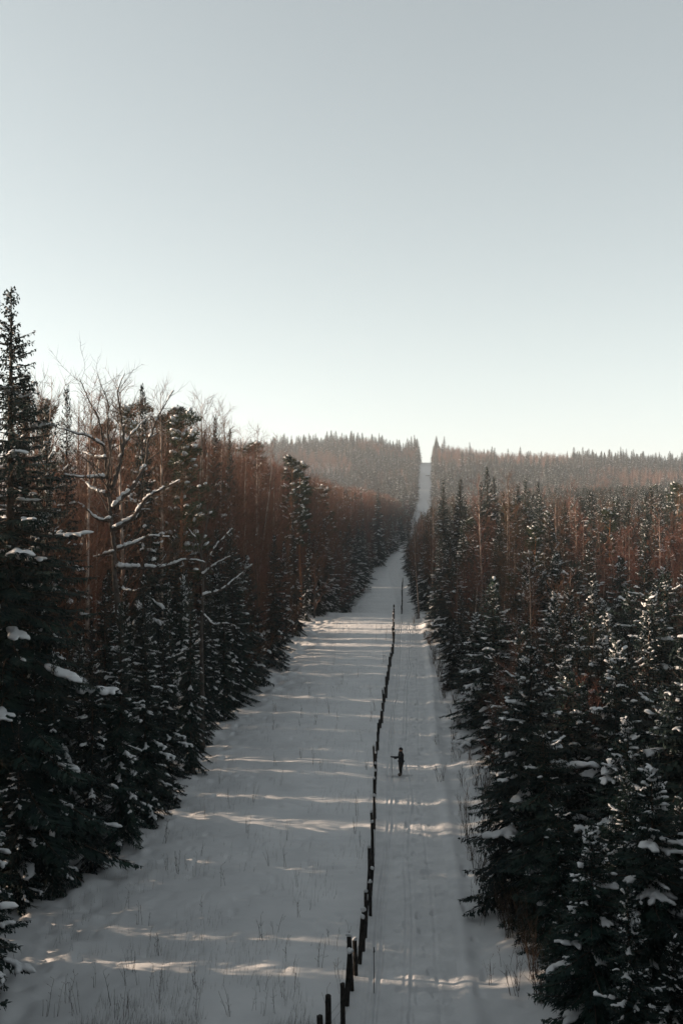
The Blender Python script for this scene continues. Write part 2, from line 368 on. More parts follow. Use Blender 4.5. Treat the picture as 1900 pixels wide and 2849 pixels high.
    parts = [('trunk', trunk.mesh('spruce_trunk', M['bark'])), ('crown', crown.mesh('spruce_crown', M['needle'], False))]
    if sn.n: parts.append(('snow_load', remesh_snow(sn, 'spruce_snow', voxel)))
    return parts, H

def ribbons(mb, P, Dr, Ln, Wd, rng, curl=.25):
    n = len(P); A = np.cross(Dr, rng.normal(0, 1, (n, 3))); A /= np.linalg.norm(A, axis=1)[:, None] + 1e-9
    B = np.cross(Dr, A); mid_ = P + Dr * (Ln * .5)[:, None] + B * (Ln * curl * rng.uniform(-.4, .4, n))[:, None]
    tip = P + Dr * Ln[:, None] + np.array([0, 0, 1.0]) * (Ln * .12)[:, None]
    w_ = (Wd * .5)[:, None]
    V = np.stack([P - A * w_, P + A * w_, mid_ + A * w_ * .7, mid_ - A * w_ * .7, tip], 1).reshape(-1, 3)
    k = np.arange(n)[:, None] * 5
    mb.add(V, k + np.array([0, 1, 2, 3]), k + np.array([3, 2, 4]))

def path(p, d, L, n, rng, wob=.12, up=.1):
    P = [np.array(p, float)]; d = np.array(d, float); st = L / (n - 1)
    for _ in range(n - 1):
        d = d + rng.normal(0, wob, 3) + np.array([0, 0, up]); d /= np.linalg.norm(d); P.append(P[-1] + d * st)
    return np.array(P)

def snow_on(sn, P, R, rng, p=.6, k=1.0):
    """snow lying along the upper side of a limb, in uneven runs"""
    if len(P) < 3: return
    n = len(P); seg = np.linalg.norm(np.diff(P, axis=0), axis=1).sum(); m = max(3, int(seg / .11))
    s = np.linspace(0, n - 1, m); Q = np.column_stack([np.interp(s, np.arange(n), P[:, a]) for a in range(3)]); r = np.interp(s, np.arange(n), R)
    T = np.gradient(Q, axis=0); T /= np.linalg.norm(T, axis=1)[:, None] + 1e-9
    on = (vnoise(s * 1.3 + rng.random() * 50, s * 0, 2) + .5 < p) & (np.abs(T[:, 2]) < .86)
    for i in np.where(on)[0]:
        q = (r[i] * .75 + .028) * k * rng.uniform(.8, 1.25)
        blob(sn, Q[i] + np.array([0, 0, r[i] * .6 + q * .3]), T[i], .11, q, q * 1.05, rng)

def bare_limb(tr, tw, sn, P, R, rng, lvl, H, snowp, twl, dens, tww):
    """dress a limb with side branches and twigs"""
    n = len(P); seg = np.linalg.norm(np.diff(P, axis=0), axis=1).sum()
    if lvl < 2:
        cnt = max(2, int(seg * dens[lvl]))
        for i in range(cnt):
            s = rng.uniform(.22 if lvl else .3, 1.0) * (n - 1); a = int(min(s, n - 2)); f = s - a
            p = P[a] * (1 - f) + P[a + 1] * f; d = P[a + 1] - P[a]; d /= np.linalg.norm(d) + 1e-9
            o = rng.normal(0, 1, 3); o -= d * (o @ d); o /= np.linalg.norm(o) + 1e-9
            ang = math.radians(rng.uniform(28, 58)); dd = d * math.cos(ang) + o * math.sin(ang)
            l = seg * rng.uniform(.22, .5) * (1 - .55 * s / (n - 1)) + .25
            r0 = np.interp(s, np.arange(n), R) * rng.uniform(.35, .6)
            m = max(4, int(l / .3)); Q = path(p, dd, l, m, rng, .13, .06); RR = np.linspace(max(r0, .008), .005, m)
            tr.tube(Q, RR, 4 if lvl == 0 else 3, cap=False)
            if snowp > 0 and rng.random() < .6 and l > .4: snow_on(sn, Q[:max(3, int(m * .8))], RR[:max(3, int(m * .8))], rng, snowp * .8, .8)
            bare_limb(tr, tw, sn, Q, RR, rng, lvl + 1, H, snowp, twl, dens, tww)
    cnt = max(2, int(seg * dens[2] * (1 if lvl else .35)))
    s = rng.uniform(.15, 1, cnt) * (n - 1.001); a = s.astype(int); f = (s - a)[:, None]
    p = P[a] * (1 - f) + P[a + 1] * f; d = P[a + 1] - P[a]; d /= np.linalg.norm(d, axis=1)[:, None] + 1e-9
    o = rng.normal(0, 1, (cnt, 3)); o /= np.linalg.norm(o, axis=1)[:, None]
    dd = d * .8 + o * .75; dd[:, 2] += .15; dd /= np.linalg.norm(dd, axis=1)[:, None]
    ribbons(tw, p, dd, rng.uniform(.35, 1.15, cnt) * twl, np.full(cnt, tww), rng)

def bare(seed, H, spread=.22, first=.3, trunkmat='birch', snowp=.0, dens=(2.2, 2.6, 8.0), twl=.8, tww=.012, ang=(28, 50), nbr=1.7, lean=.03, fork=0):
    rng = np.random.default_rng(seed); tr = MB(); tw = MB(); sn = MB(); br = MB()
    stems = [path((0, 0, -.5), (rng.normal(0, lean), rng.normal(0, lean), 1), H + .5, 16, rng, .02, .03)]
    R0 = .0078 * H
    Rs = [R0 * (1 - np.linspace(0, 1, 16)) ** .85 + .008]
    if fork:
        b = stems[0][5]; stems.append(path(b, (rng.choice([-1, 1]) * .22, rng.normal(0, .1), 1), H * .62, 12, rng, .03, .06)); Rs.append(np.linspace(R0 * .6, .01, 12))
    for P, R in zip(stems, Rs):
        tr.tube(P, R, 7)
        n = len(P); seg = H if P is stems[0] else H * .62; cnt = int(seg * nbr)
        for i in range(cnt):
            t = first + (1 - first) * (i + rng.random()) / cnt
            if P is not stems[0]: t = .1 + .9 * (i + rng.random()) / cnt
            s = t * (n - 1.01); a = int(s); p = P[a] * (1 - s + a) + P[a + 1] * (s - a)
            az = i * 2.39996 + rng.normal(0, .4); an = math.radians(rng.uniform(*ang))
            d = np.array([math.cos(az) * math.sin(an), math.sin(az) * math.sin(an), math.cos(an)])
            l = H * spread * (1 - .78 * max(0, (t - .35) / .65)) * rng.uniform(.6, 1.15) + .35
            m = max(5, int(l / .35)); Q = path(p, d, l, m, rng, .09, .05); r0 = np.interp(s, np.arange(n), R) * .5
            RR = np.linspace(max(.010, r0), .006, m); br.tube(Q, RR, 4, cap=False)
            if snowp > 0: snow_on(sn, Q, RR, rng, snowp)
            bare_limb(br, tw, sn, Q, RR, rng, 1, H, snowp, twl, dens, tww)
        bare_limb(br, tw, sn, P[-4:], R[-4:], rng, 2, H, 0, twl, dens, tww)
    crown = MB(); crown.merge(br); crown.merge(tw)
    parts = [('trunk', tr.mesh('bare_trunk', M[trunkmat])), ('crown', crown.mesh('bare_crown', M['twig'], False))]
    if sn.n: parts.append(('snow_load', sn.mesh('bare_snow', M['snow'])))
    return parts, H

def pine(seed, H, R=2.2, snow=.4):
    rng = np.random.default_rng(seed); tr = MB(); cr = MB(); sn = MB()
    P = path((0, 0, -.5), (rng.normal(0, .03), rng.normal(0, .03), 1), H + .5, 14, rng, .02, .03); R_ = .009 * H * (1 - np.linspace(0, 1, 14)) ** .8 + .015
    tr.tube(P, R_, 8)
    for i in range(int(H * 2.6)):
        t = rng.uniform(.45, .99); s = t * 12.99; a = int(s); p = P[a] * (1 - s + a) + P[a + 1] * (s - a)
        az = i * 2.4; el = math.radians(rng.uniform(-5, 40)); l = R * (1.15 - t) * 1.6 * rng.uniform(.5, 1.1) + .3
        Q = path(p, (math.cos(az) * math.cos(el), math.sin(az) * math.cos(el), math.sin(el)), l, 6, rng, .14, .08)
        tr.tube(Q, np.linspace(.03, .012, 6), 4, cap=False)
        for c in (Q[-1], Q[3], Q[4] + rng.normal(0, .2, 3), Q[-1] + rng.normal(0, .25, 3)):
            n = 90; o = rng.normal(0, 1, (n, 3)); o /= np.linalg.norm(o, axis=1)[:, None]; o[:, 2] = o[:, 2] * .6 + .15
            c0 = c + o * rng.uniform(.05, .42, n)[:, None] * np.array([1, 1, .55])
            kites(cr, c0, o / np.linalg.norm(o, axis=1)[:, None], rng.uniform(.14, .26, n), np.full(n, .055), rng.normal(0, 1, (n, 3)))
            if rng.random() < snow: blob(sn, c + np.array([0, 0, .24]), Q[-1] - Q[0], .22 * rng.uniform(.6, 1.2), .2, .11, rng)
    parts = [('trunk', tr.mesh('pine_trunk', M['pine_bark'])), ('crown', cr.mesh('pine_crown', M['pine_needle'], False))]
    if sn.n: parts.append(('snow_load', sn.mesh('pine_snow', M['snow'])))
    return parts, H

random.seed(3)
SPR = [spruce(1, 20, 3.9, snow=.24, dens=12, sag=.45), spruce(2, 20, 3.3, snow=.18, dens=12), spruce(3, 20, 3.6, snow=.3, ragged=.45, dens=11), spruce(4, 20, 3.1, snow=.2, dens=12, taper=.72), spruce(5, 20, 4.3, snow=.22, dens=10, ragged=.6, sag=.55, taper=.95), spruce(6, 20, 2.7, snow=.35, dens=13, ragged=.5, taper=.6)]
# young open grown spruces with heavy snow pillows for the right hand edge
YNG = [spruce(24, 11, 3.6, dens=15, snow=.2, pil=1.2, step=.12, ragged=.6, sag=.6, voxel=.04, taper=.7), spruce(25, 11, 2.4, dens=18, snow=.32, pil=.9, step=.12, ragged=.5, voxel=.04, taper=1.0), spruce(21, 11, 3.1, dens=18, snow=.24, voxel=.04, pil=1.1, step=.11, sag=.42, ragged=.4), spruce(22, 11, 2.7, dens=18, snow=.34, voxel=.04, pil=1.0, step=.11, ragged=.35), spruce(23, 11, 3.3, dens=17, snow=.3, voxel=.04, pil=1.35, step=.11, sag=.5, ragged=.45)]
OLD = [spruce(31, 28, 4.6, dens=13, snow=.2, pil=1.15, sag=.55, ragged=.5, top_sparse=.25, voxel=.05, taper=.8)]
BIR = [bare(41, 19, snowp=0), bare(42, 19, .2, .4, snowp=0, fork=1), bare(43, 19, .26, .25, snowp=.25), bare(44, 19, .18, .35, snowp=0, nbr=2.0)]
ALD = [bare(51, 16, .3, .12, 'grey_bark', snowp=.12, ang=(35, 65), nbr=2.2), bare(52, 16, .27, .1, 'grey_bark', snowp=.12, ang=(30, 60), fork=1, nbr=2.0)]
PIN = [pine(61, 20), pine(62, 20, 2.5)]
PROTO = {'spruce': SPR, 'young': YNG, 'old': OLD, 'birch': BIR, 'alder': ALD, 'pine': PIN}

def joined(parts, name):
    """one mesh of all parts of a prototype, for the masses of forest"""
    b = MB(); ms = []
    for i, (pn, me) in enumerate(parts):
        V = np.empty(len(me.vertices) * 3, np.float32); me.vertices.foreach_get('co', V)
        lt = np.empty(len(me.polygons), np.int32); me.polygons.foreach_get('loop_total', lt)
        lv = np.empty(len(me.loops), np.int32); me.loops.foreach_get('vertex_index', lv)
        ls = np.empty(len(me.polygons), np.int32); me.polygons.foreach_get('loop_start', ls)
        q = lv[ls[lt == 4][:, None] + np.arange(4)]; t = lv[ls[lt == 3][:, None] + np.arange(3)]
        b.add(V.reshape(-1, 3), q, t, i); ms.append(me.materials[0])
    return b.mesh(name, ms, False)

# ------------------------------------------------------------------ tree positions
TREES = []      # dict(kind, var, X, D, H, rz, hero)
def hero(kind, var, xp, ytop, D, label, name=None, wide=1.0, dz=0.0):
    X = (xp - 950) * D / FPX; g = float(gz(X, D, False)); top = CAMH - (ytop - HZ) * D / FPX
    TREES.append(dict(kind=kind, var=var, X=X, D=D, g=g + dz, H=top - g, rz=random.uniform(0, 6.28), label=label, wide=wide, name=name, hero=True))
# skyline of the left wood
hero('old', 0, 25, 792, 46, 'tallest spruce, at the left border of the picture, with a ragged open top', wide=1.3)
hero('spruce', 4, 128, 1105, 49, 'broad spruce filling the gap between the tallest spruce and the big bare tree', wide=1.15)
hero('spruce', 0, 62, 1020, 53, 'spruce close behind the tallest spruce at the left border', wide=1.1)
hero('spruce', 1, 188, 1066, 60, 'narrow spruce peak just right of the tallest spruce on the left skyline', wide=.8)
hero('spruce', 0, 395, 1062, 72, 'spruce rising behind the big snowy bare tree on the left skyline', wide=.85)
hero('pine', 0, 497, 1150, 82, 'bushy topped pine between two spruce peaks on the left skyline')
hero('spruce', 3, 601, 1150, 98, 'dark pointed spruce alone among bare twigs on the left skyline', wide=.85)
hero('spruce', 1, 640, 1188, 108, 'short spruce tip right of the dark pointed spruce on the left skyline', wide=.8)
hero('pine', 1, 800, 1275, 150, 'left one of the two broad pines rising from the middle of the left wood')
hero('pine', 0, 835, 1290, 152, 'right one of the two broad pines rising from the middle of the left wood')
hero('spruce', 2, 1052, 1352, 330, 'dark spruce tip above the reddish twigs far along the left wood', wide=.8)
for xp, yp, D, v in ((235, 1090, 64, 0), (330, 1075, 70, 3), (450, 1075, 78, 1), (526, 1118, 92, 0), (560, 1130, 96, 2), (672, 1132, 112, 3), (720, 1190, 118, 1), (130, 1080, 52, 2)):
    hero('birch', v, xp, yp, D, None)
for xp, D, h, lb in ((-35, 40.0, 10, 'low spruce cut off by the left border beside the clearing'), (45, 42.2, 8.5, 'low spruce nearest the camera at the left edge of the clearing'), (90, 44.5, 11, 'mid sized spruce under the tallest spruce at the left border'), (150, 44.5, 11, 'dark spruce sweeping the snow below the tallest spruce'), (255, 47.5, 12, 'dark spruce left of the foot of the big bare tree'), (335, 51, 12.5, 'dark spruce hiding the foot of the big bare tree'),
                     (405, 54.5, 11.5, 'dark spruce right of the foot of the big bare tree'), (455, 58.5, 10.5, 'dark spruce leaning over the clearing at its bend on the left'), (530, 65, 12.5, 'dark spruce hiding the foot of the smaller bare tree'), (566, 72.5, 11, 'first edge spruce right of the foot of the smaller bare tree'),
                     (585, 77, 12, 'second edge spruce right of the foot of the smaller bare tree'), (622, 80, 10.5, 'third edge spruce right of the foot of the smaller bare tree'), (648, 85, 12.5, 'fourth edge spruce right of the foot of the smaller bare tree')):
    hero('spruce', (1, 3, 0)[int(random.random() * 3)], xp, HZ + (CAMH - h - .2) * FPX / D, D, lb, wide=.8)
# right hand edge
hero('young', 2, 1478, 1790, 42.5, 'dark spruce reaching long dark branches over the trail at lower right', wide=1.15)
hero('young', 3, 1372, 1605, 71, 'spruce beside the trail with warm sunlit snow on its left flank', wide=1.1)
hero('young', 4, 1545, 1640, 72, 'wide spruce with drooping snow boughs, right of the spruce with sunlit flank', wide=1.0)
hero('young', 3, 1478, 1552, 84, 'spruce with a snow dotted tip standing before the orange birches')
hero('spruce', 2, 1794, 1478, 66, 'tall black spruce whose tip stands clear in the right wood', wide=.9)
hero('young', 4, 1748, 1990, 37.5, 'spruce with the fattest snow pillows in the lower right corner', wide=1.05)
hero('young', 2, 1905, 1760, 37, 'spruce cut off by the right border of the picture', wide=1.1)
hero('young', 3, 1625, 1905, 50, 'small spruce between the leaning dark spruce and the lower right corner')
hero('young', 4, 1690, 1700, 62, 'bushy snow covered spruce before the tall black spruce on the right')
hero('young', 2, 1262, 1720, 92, 'spruce nearest the trail halfway to the crest on the right side', wide=.9)
hero('young', 0, 1665, 2330, 33.2, 'low spruce at the bottom border right of the leafless shrubs')
hero('young', 4, 1815, 2120, 32.0, 'spruce rising from the bottom border near the right corner', wide=1.1)
hero('young', 0, 1560, 2520, 35.0, 'smallest spruce, half covered by shrubs at the bottom right', wide=1.1)
hero('young', 2, 1700, 2080, 41.0, 'snowy spruce between the dark leaning one and the right corner')
hero('young', 0, 1840, 1900, 44.0, 'wide dark spruce near the right border above the corner', wide=1.1)
for xp, yp, D, v, lb in ((1234, 1331, 150, 1, 'first pointed spruce right of the far cutting'), (1281, 1330, 150, 3, 'second pointed spruce right of the far cutting, heavy with snow'),
                         (1338, 1338, 138, 1, 'spruce left of the tallest spruce tip in the right wood'), (1354, 1296, 142, 3, 'tallest spruce tip on the right, breaking the line of the far hill'),
                         (1374, 1322, 146, 0, 'spruce right against the tallest spruce tip in the right wood'), (1461, 1330, 150, 2, 'broad dark spruce right of the twin trunked orange birch'),
                         (1497, 1338, 152, 0, 'dark spruce right of the broad dark one in the right wood')):
    hero('spruce', v, xp, yp, D, lb, wide=.85)
for xp, yp, D, v, lb in ((1347, 1340, 118, 0, 'tall orange trunked birch left of the twin trunked birch'), (1405, 1316, 112, 1, 'twin trunked orange birch, brightest in the right wood'),
                         (1541, 1400, 105, 0, 'slim orange birch behind the snow dotted spruce tip'), (1166, 1425, 150, 3, 'leftmost reddish birch at the right edge of the clearing'),
                         (1204, 1392, 148, 2, 'pale limbed birch at the right edge of the clearing'), (1746, 1470, 92, 1, 'orange birch left of the tall black spruce'), (1620, 1440, 110, 3, None), (1840, 1430, 105, 0, None)):
    hero('birch', v, xp, yp, D, lb)
hero('pine', 1, 1702, 1420, 118, 'pine with a glowing orange stem in the right wood')

SKL = [(-300, 900), (0, 1010), (100, 1080), (200, 1110), (300, 1110), (400, 1125), (500, 1165), (600, 1200), (700, 1235), (760, 1280), (850, 1310), (900, 1345), (1000, 1358), (1100, 1385), (1160, 1410)]
SKR = [(1140, 1430), (1165, 1425), (1200, 1400), (1300, 1345), (1400, 1335), (1500, 1345), (1650, 1350), (1900, 1345), (2300, 1345)]
rng = np.random.default_rng(77)
grid = {}
def can(X, D, r):
    k = (int(X // 4), int(D // 4))
    for a in (-1, 0, 1):
        for b in (-1, 0, 1):
            for x, d, q in grid.get((k[0] + a, k[1] + b), ()):
                if (x - X) ** 2 + (d - D) ** 2 < ((r + q) * .5) ** 2: return False
    return True
def put(X, D, r): grid.setdefault((int(X // 4), int(D // 4)), []).append((X, D, r))
for t in TREES: put(t['X'], t['D'], 2.2)
HERO_BARE = [(-12.3, 55), (-14.2, 72)]
for a in HERO_BARE: put(a[0], a[1], 3.0)
def addtree(kind, X, D, H, wide=1.0):
    TREES.append(dict(kind=kind, var=int(rng.integers(0, len(PROTO[kind]))), X=X, D=D, g=float(gz(X, D, False)), H=H, rz=rng.uniform(0, 6.28), label=None, wide=wide, name=None, hero=False))

# open lanes in the left wood where the low sun gets through: (distance at the fence, half width)
LANES = [(36.8, .12), (39.6, .15), (41.8, .1), (44.6, .12), (47.2, .26), (50.6, .3), (54.6, .34), (59, .15), (63.9, .34), (67.0, .22), (70.4, .38), (76, .15), (81.5, .2), (88, .2), (95.5, .22), (101, .25), (106.5, .25), (112, .3), (117, .35), (121.5, .9), (126.5, .7), (134.5, 1.7), (139.5, 1.9), (144.5, 1.2), (149, .4), (255, 1.0)]
def slit(t, floor=.42):
    """keep a tree's crown out of the lanes of light: narrows it, or says that it cannot stand there"""
    X, D, H, kind = t['X'], t['D'], t['H'], t['kind']
    if X > axis(D): return True
    run = float(fence_x(D)) - X; d0 = D - run * math.tan(SUN_AZ); zr = run * math.tan(SUN_EL) - t['g']
    if zr > H: return True
    dist = min(abs(d0 - c) - h for c, h in LANES)
    if kind in ('birch', 'alder'): return dist > (.55 if kind == 'birch' else .8)
    if dist < .3 and t.get('hero'):
        t['D'] += .7; t['X'] -= .1      # step aside from the lane
        dist = min(abs(d0 + .7 - c) - h for c, h in LANES)
    if dist < .3: return False
    s = H / PROTO[kind][t['var']][1]; r0 = {'spruce': 3.4 * s ** .75, 'young': 3.0 * s, 'old': 4.6 * s, 'pine': 2.2 * s}[kind] * min(1, 1.12 - zr / H)
    w_ = dist / (.92 * r0)
    if w_ < floor:
        if t.get('hero'): t['wide'] = min(t['wide'], floor)
        return False
    t['wide'] = min(t['wide'], w_); return True
for t in TREES:
    if t['kind'] == 'spruce': slit(t, .55)
# left wood: dark spruces along the edge, bare birch and alder behind
for _ in range(12000):
    D = rng.uniform(-45, 575) if rng.random() < .6 else rng.uniform(30, 230); e = rng.uniform(0, 1) ** 1.3 * 22; X = float(ledge(D)) - .9 - e
    k = rng.random()
    if e < 3.0: kind = 'young' if k < .3 and D > 60 else 'spruce' if k < .85 or D < 90 else 'alder'
    elif e < 8 and D < 92: kind = 'spruce' if k < .85 else 'birch'
    elif e < 7: kind = 'spruce' if k < .45 else 'birch' if k < .7 else 'alder'
    else: kind = 'spruce' if k < .25 else 'birch' if k < .6 else 'alder' if k < .95 else 'pine'
    if D > 88 and e > 2.6: kind = 'birch' if k < .5 else 'alder' if k < .82 else 'spruce' if k < .95 else 'pine'
    rr_ = 1.8 if kind in ('spruce', 'young') else 1.4 if e < 9 else 1.9
    if not can(X, D, rr_): continue
    H = rng.uniform(10, 16.5) if e < 3.5 else rng.uniform(12, 20) + 6 * (D > 88) if e < 7 else rng.uniform(18, 26) + 3 * (D > 88)
    if kind == 'alder': H = min(H, rng.uniform(10, 20) + 5 * (D > 88))
    if kind == 'young': H = min(H, 12.5)
    g = float(gz(X, D, False))
    if D > 20:
        xp = topx(X, D, 0)[0]; yl = np.interp(xp, *zip(*SKL)) + abs(rng.normal(0, 14)); H = min(H, CAMH - (yl - HZ) * D / FPX - g)
    if H < 4: continue
    addtree(kind, X, D, H, rng.uniform(1.0, 1.35))
    if slit(TREES[-1]): put(X, D, rr_)
    else: TREES.pop()
# right wood
for _ in range(26000):
    D = rng.uniform(26, 560) if rng.random() < .55 else rng.uniform(26, 190)
    R = float(redge(D)); xm = max(D * .40 + 6, R + 12); X = R + .8 + rng.uniform(0, 1) ** 1.2 * (xm - R)
    e = X - R; r = 2.0 if D < 70 else 2.6 if D < 250 else 3.6
    if e < 3 and D < 62: r = 2.4
    if not can(X, D, r): continue
    k = rng.random()
    pt = float(vnoise(X / 16, D / 26, 41)) * 1.1
    if D < 92: kind = 'young' if k < .84 else 'birch' if k < .93 else 'alder'
    elif D < 165: kind = 'birch' if k < .32 + pt else 'alder' if k < .37 + pt else 'spruce' if k < .97 else 'pine'
    else: kind = 'birch' if k < .09 + .8 * pt else 'spruce' if k < .96 else 'pine'
    if e < 4 and 100 <= D < 330: kind = 'spruce' if k < .6 else 'birch'
    H = float(np.interp(D, [26, 42, 60, 90, 120, 150, 200], [9, 11, 12, 13, 16, 19.5, 21])) * rng.uniform(.68, 1.05)
    if kind in ('birch', 'alder') and D < 100: H *= 1.1
    if e < 4: H *= .8
    g = float(gz(X, D, False)); xp = topx(X, D, 0)[0]; yl = np.interp(xp, *zip(*SKR)) + abs(rng.normal(0, 12)); H = min(H, CAMH - (yl - HZ) * D / FPX - g)
    if H < 4: continue
    # keep the view of the trail free
    if D < 60 and xp - 1.6 * FPX / D * H / 11 * 1.5 < 1290: continue
    put(X, D, r); addtree(kind, X, D, H, rng.uniform(.85, 1.15))
# unseen trees added around and behind the lookout to shade the near snow
for _ in range(2600):
    X = rng.uniform(-45, 50); D = rng.uniform(-70, 30)
    if abs(X) < 5 and D > -8: continue
    if D > 4 and abs(X) < .36 * D + 2.6: continue
    if not can(X, D, 2.6): continue
    put(X, D, 2.6); addtree('spruce', X, D, rng.uniform(15, 24))

# ------------------------------------------------------------------ trees as things, the rest as masses
def score(t): return t['H'] / t['D'] if t['D'] > 26 else 0
KN = {'spruce': 'spruce', 'young': 'spruce', 'old': 'spruce', 'birch': 'birch', 'alder': 'alder', 'pine': 'pine'}
NAMES = {'spruce': 'spruce_tree', 'birch': 'birch_tree', 'alder': 'bare_tree', 'pine': 'pine_tree'}
GEN = {
    ('spruce', 'L'): ('dark spruce in the shaded wood left of the snowy clearing', 'spruces of the left wood'),
    ('spruce', 'R'): ('snow laden spruce in the wood right of the ski trail', 'spruces of the right wood'),
    ('birch', 'L'): ('bare reddish birch in the wood left of the snowy clearing', 'birches of the left wood'),
    ('birch', 'R'): ('bare reddish birch in the wood right of the ski trail', 'birches of the right wood'),
    ('alder', 'L'): ('low bare many branched tree in the wood left of the clearing', 'low bare trees of the left wood'),
    ('alder', 'R'): ('low bare many branched tree in the wood right of the trail', 'low bare trees of the right wood'),
    ('pine', 'L'): ('round topped pine deep in the wood left of the clearing', 'pines of the left wood'),
    ('pine', 'R'): ('round topped pine deep in the wood right of the trail', 'pines of the right wood')}
def visible(t):
    if t['D'] < 28: return False
    x, y = topx(t['X'], t['D'], t['g'] + t['H']); wpx = 2.5 * FPX / t['D']
    if x < -wpx or x > 1900 + wpx: return False
    if t['X'] < 0 or t['X'] < axis(t['D']): return float(ledge(t['D'])) - t['X'] < 9 and t['D'] < 260
    return t['D'] < 175
quota = {'spruce': 290, 'birch': 150, 'alder': 120, 'pine': 30}
indiv = []; mass = []
for t in sorted(TREES, key=lambda t: (t['label'] is None, -score(t))):
    k = KN[t['kind']]
    if t['label'] or (visible(t) and quota[k] > 0): quota[k] -= 1; indiv.append(t)
    else: mass.append(t)
_ONES = 'zeroth first second third fourth fifth sixth seventh eighth ninth tenth eleventh twelfth thirteenth fourteenth fifteenth sixteenth seventeenth eighteenth nineteenth'.split()
def ordw(n):
    if n > 99: return 'hundredth' if n == 100 else 'hundred and ' + ordw(n - 100)
    if n < 20: return _ONES[n]
    t, o = divmod(n, 10); T = ['', '', 'twent', 'thirt', 'fort', 'fift', 'sixt', 'sevent', 'eight', 'ninet'][t]
    return T + 'ieth' if o == 0 else T + 'y-' + _ONES[o]
def make_labels():
    """edge spruces are counted from the camera along each side; the others are placed by the edge spruce they stand behind"""
    for sd_ in 'LR':
        mine = [t for t in indiv if (t['X'] < axis(t['D'])) == (sd_ == 'L')]
        dep = lambda t: float(ledge(t['D'])) - t['X'] if sd_ == 'L' else t['X'] - float(redge(t['D']))
        wood = 'left wood' if sd_ == 'L' else 'right wood'
        edge = sorted([t for t in mine if not t['label'] and KN[t['kind']] == 'spruce' and dep(t) < 3.2], key=lambda t: t['D'])
        for i, t in enumerate(edge):
            hw = 'low' if t['H'] < 8.5 else 'tall' if t['H'] > 13 else 'dark'
            t['label'] = '%s edge spruce, %s from the camera along the %s' % (hw, ordw(i + 1), wood); t['n'] = i + 1
        cnt = {}
        for t in sorted([t for t in mine if not t['label']], key=dep):
            ref = min(edge, key=lambda q: abs(q['D'] - t['D'])); k = KN[t['kind']]; c = cnt[(k, ref['n'])] = cnt.get((k, ref['n']), 0) + 1
            kw = {'spruce': 'spruce', 'birch': 'bare birch', 'alder': 'low bare tree', 'pine': 'pine'}[k]
            t['label'] = '%s row %s behind the %s edge spruce of the %s' % (ordw(c), kw, ordw(ref['n']), wood)
make_labels()
for t in indiv:
    parts, PH = PROTO[t['kind']][t['var']]; k = KN[t['kind']]; s = t['H'] / PH
    e = bpy.data.objects.new(t['name'] or NAMES[k], None); COL.objects.link(e)
    e.location = (t['X'], t['D'], t['g'] - .05); tl = 0 if t['hero'] else 1; e.rotation_euler = (random.gauss(0, .025) * tl, random.gauss(0, .025) * tl, t['rz'])
    wd = t['wide'] * s if t['kind'] not in ('spruce',) else t['wide'] * s ** .75
    e.scale = (wd, wd, s); e.empty_display_size = .5
    side = 'L' if t['X'] < axis(t['D']) else 'R'
    lb, gr = GEN[(k, side)]
    tag(e, t['label'] or lb, 'bare tree' if k == 'alder' else k, gr)
    for pn, me in parts:
        po = obj(pn, me, e)
        if pn == 'snow_load': po['kind'] = 'stuff'
print('individual trees', len(indiv), 'mass', len(mass), {k: sum(1 for t in indiv if KN[t['kind']] == k) for k in quota})

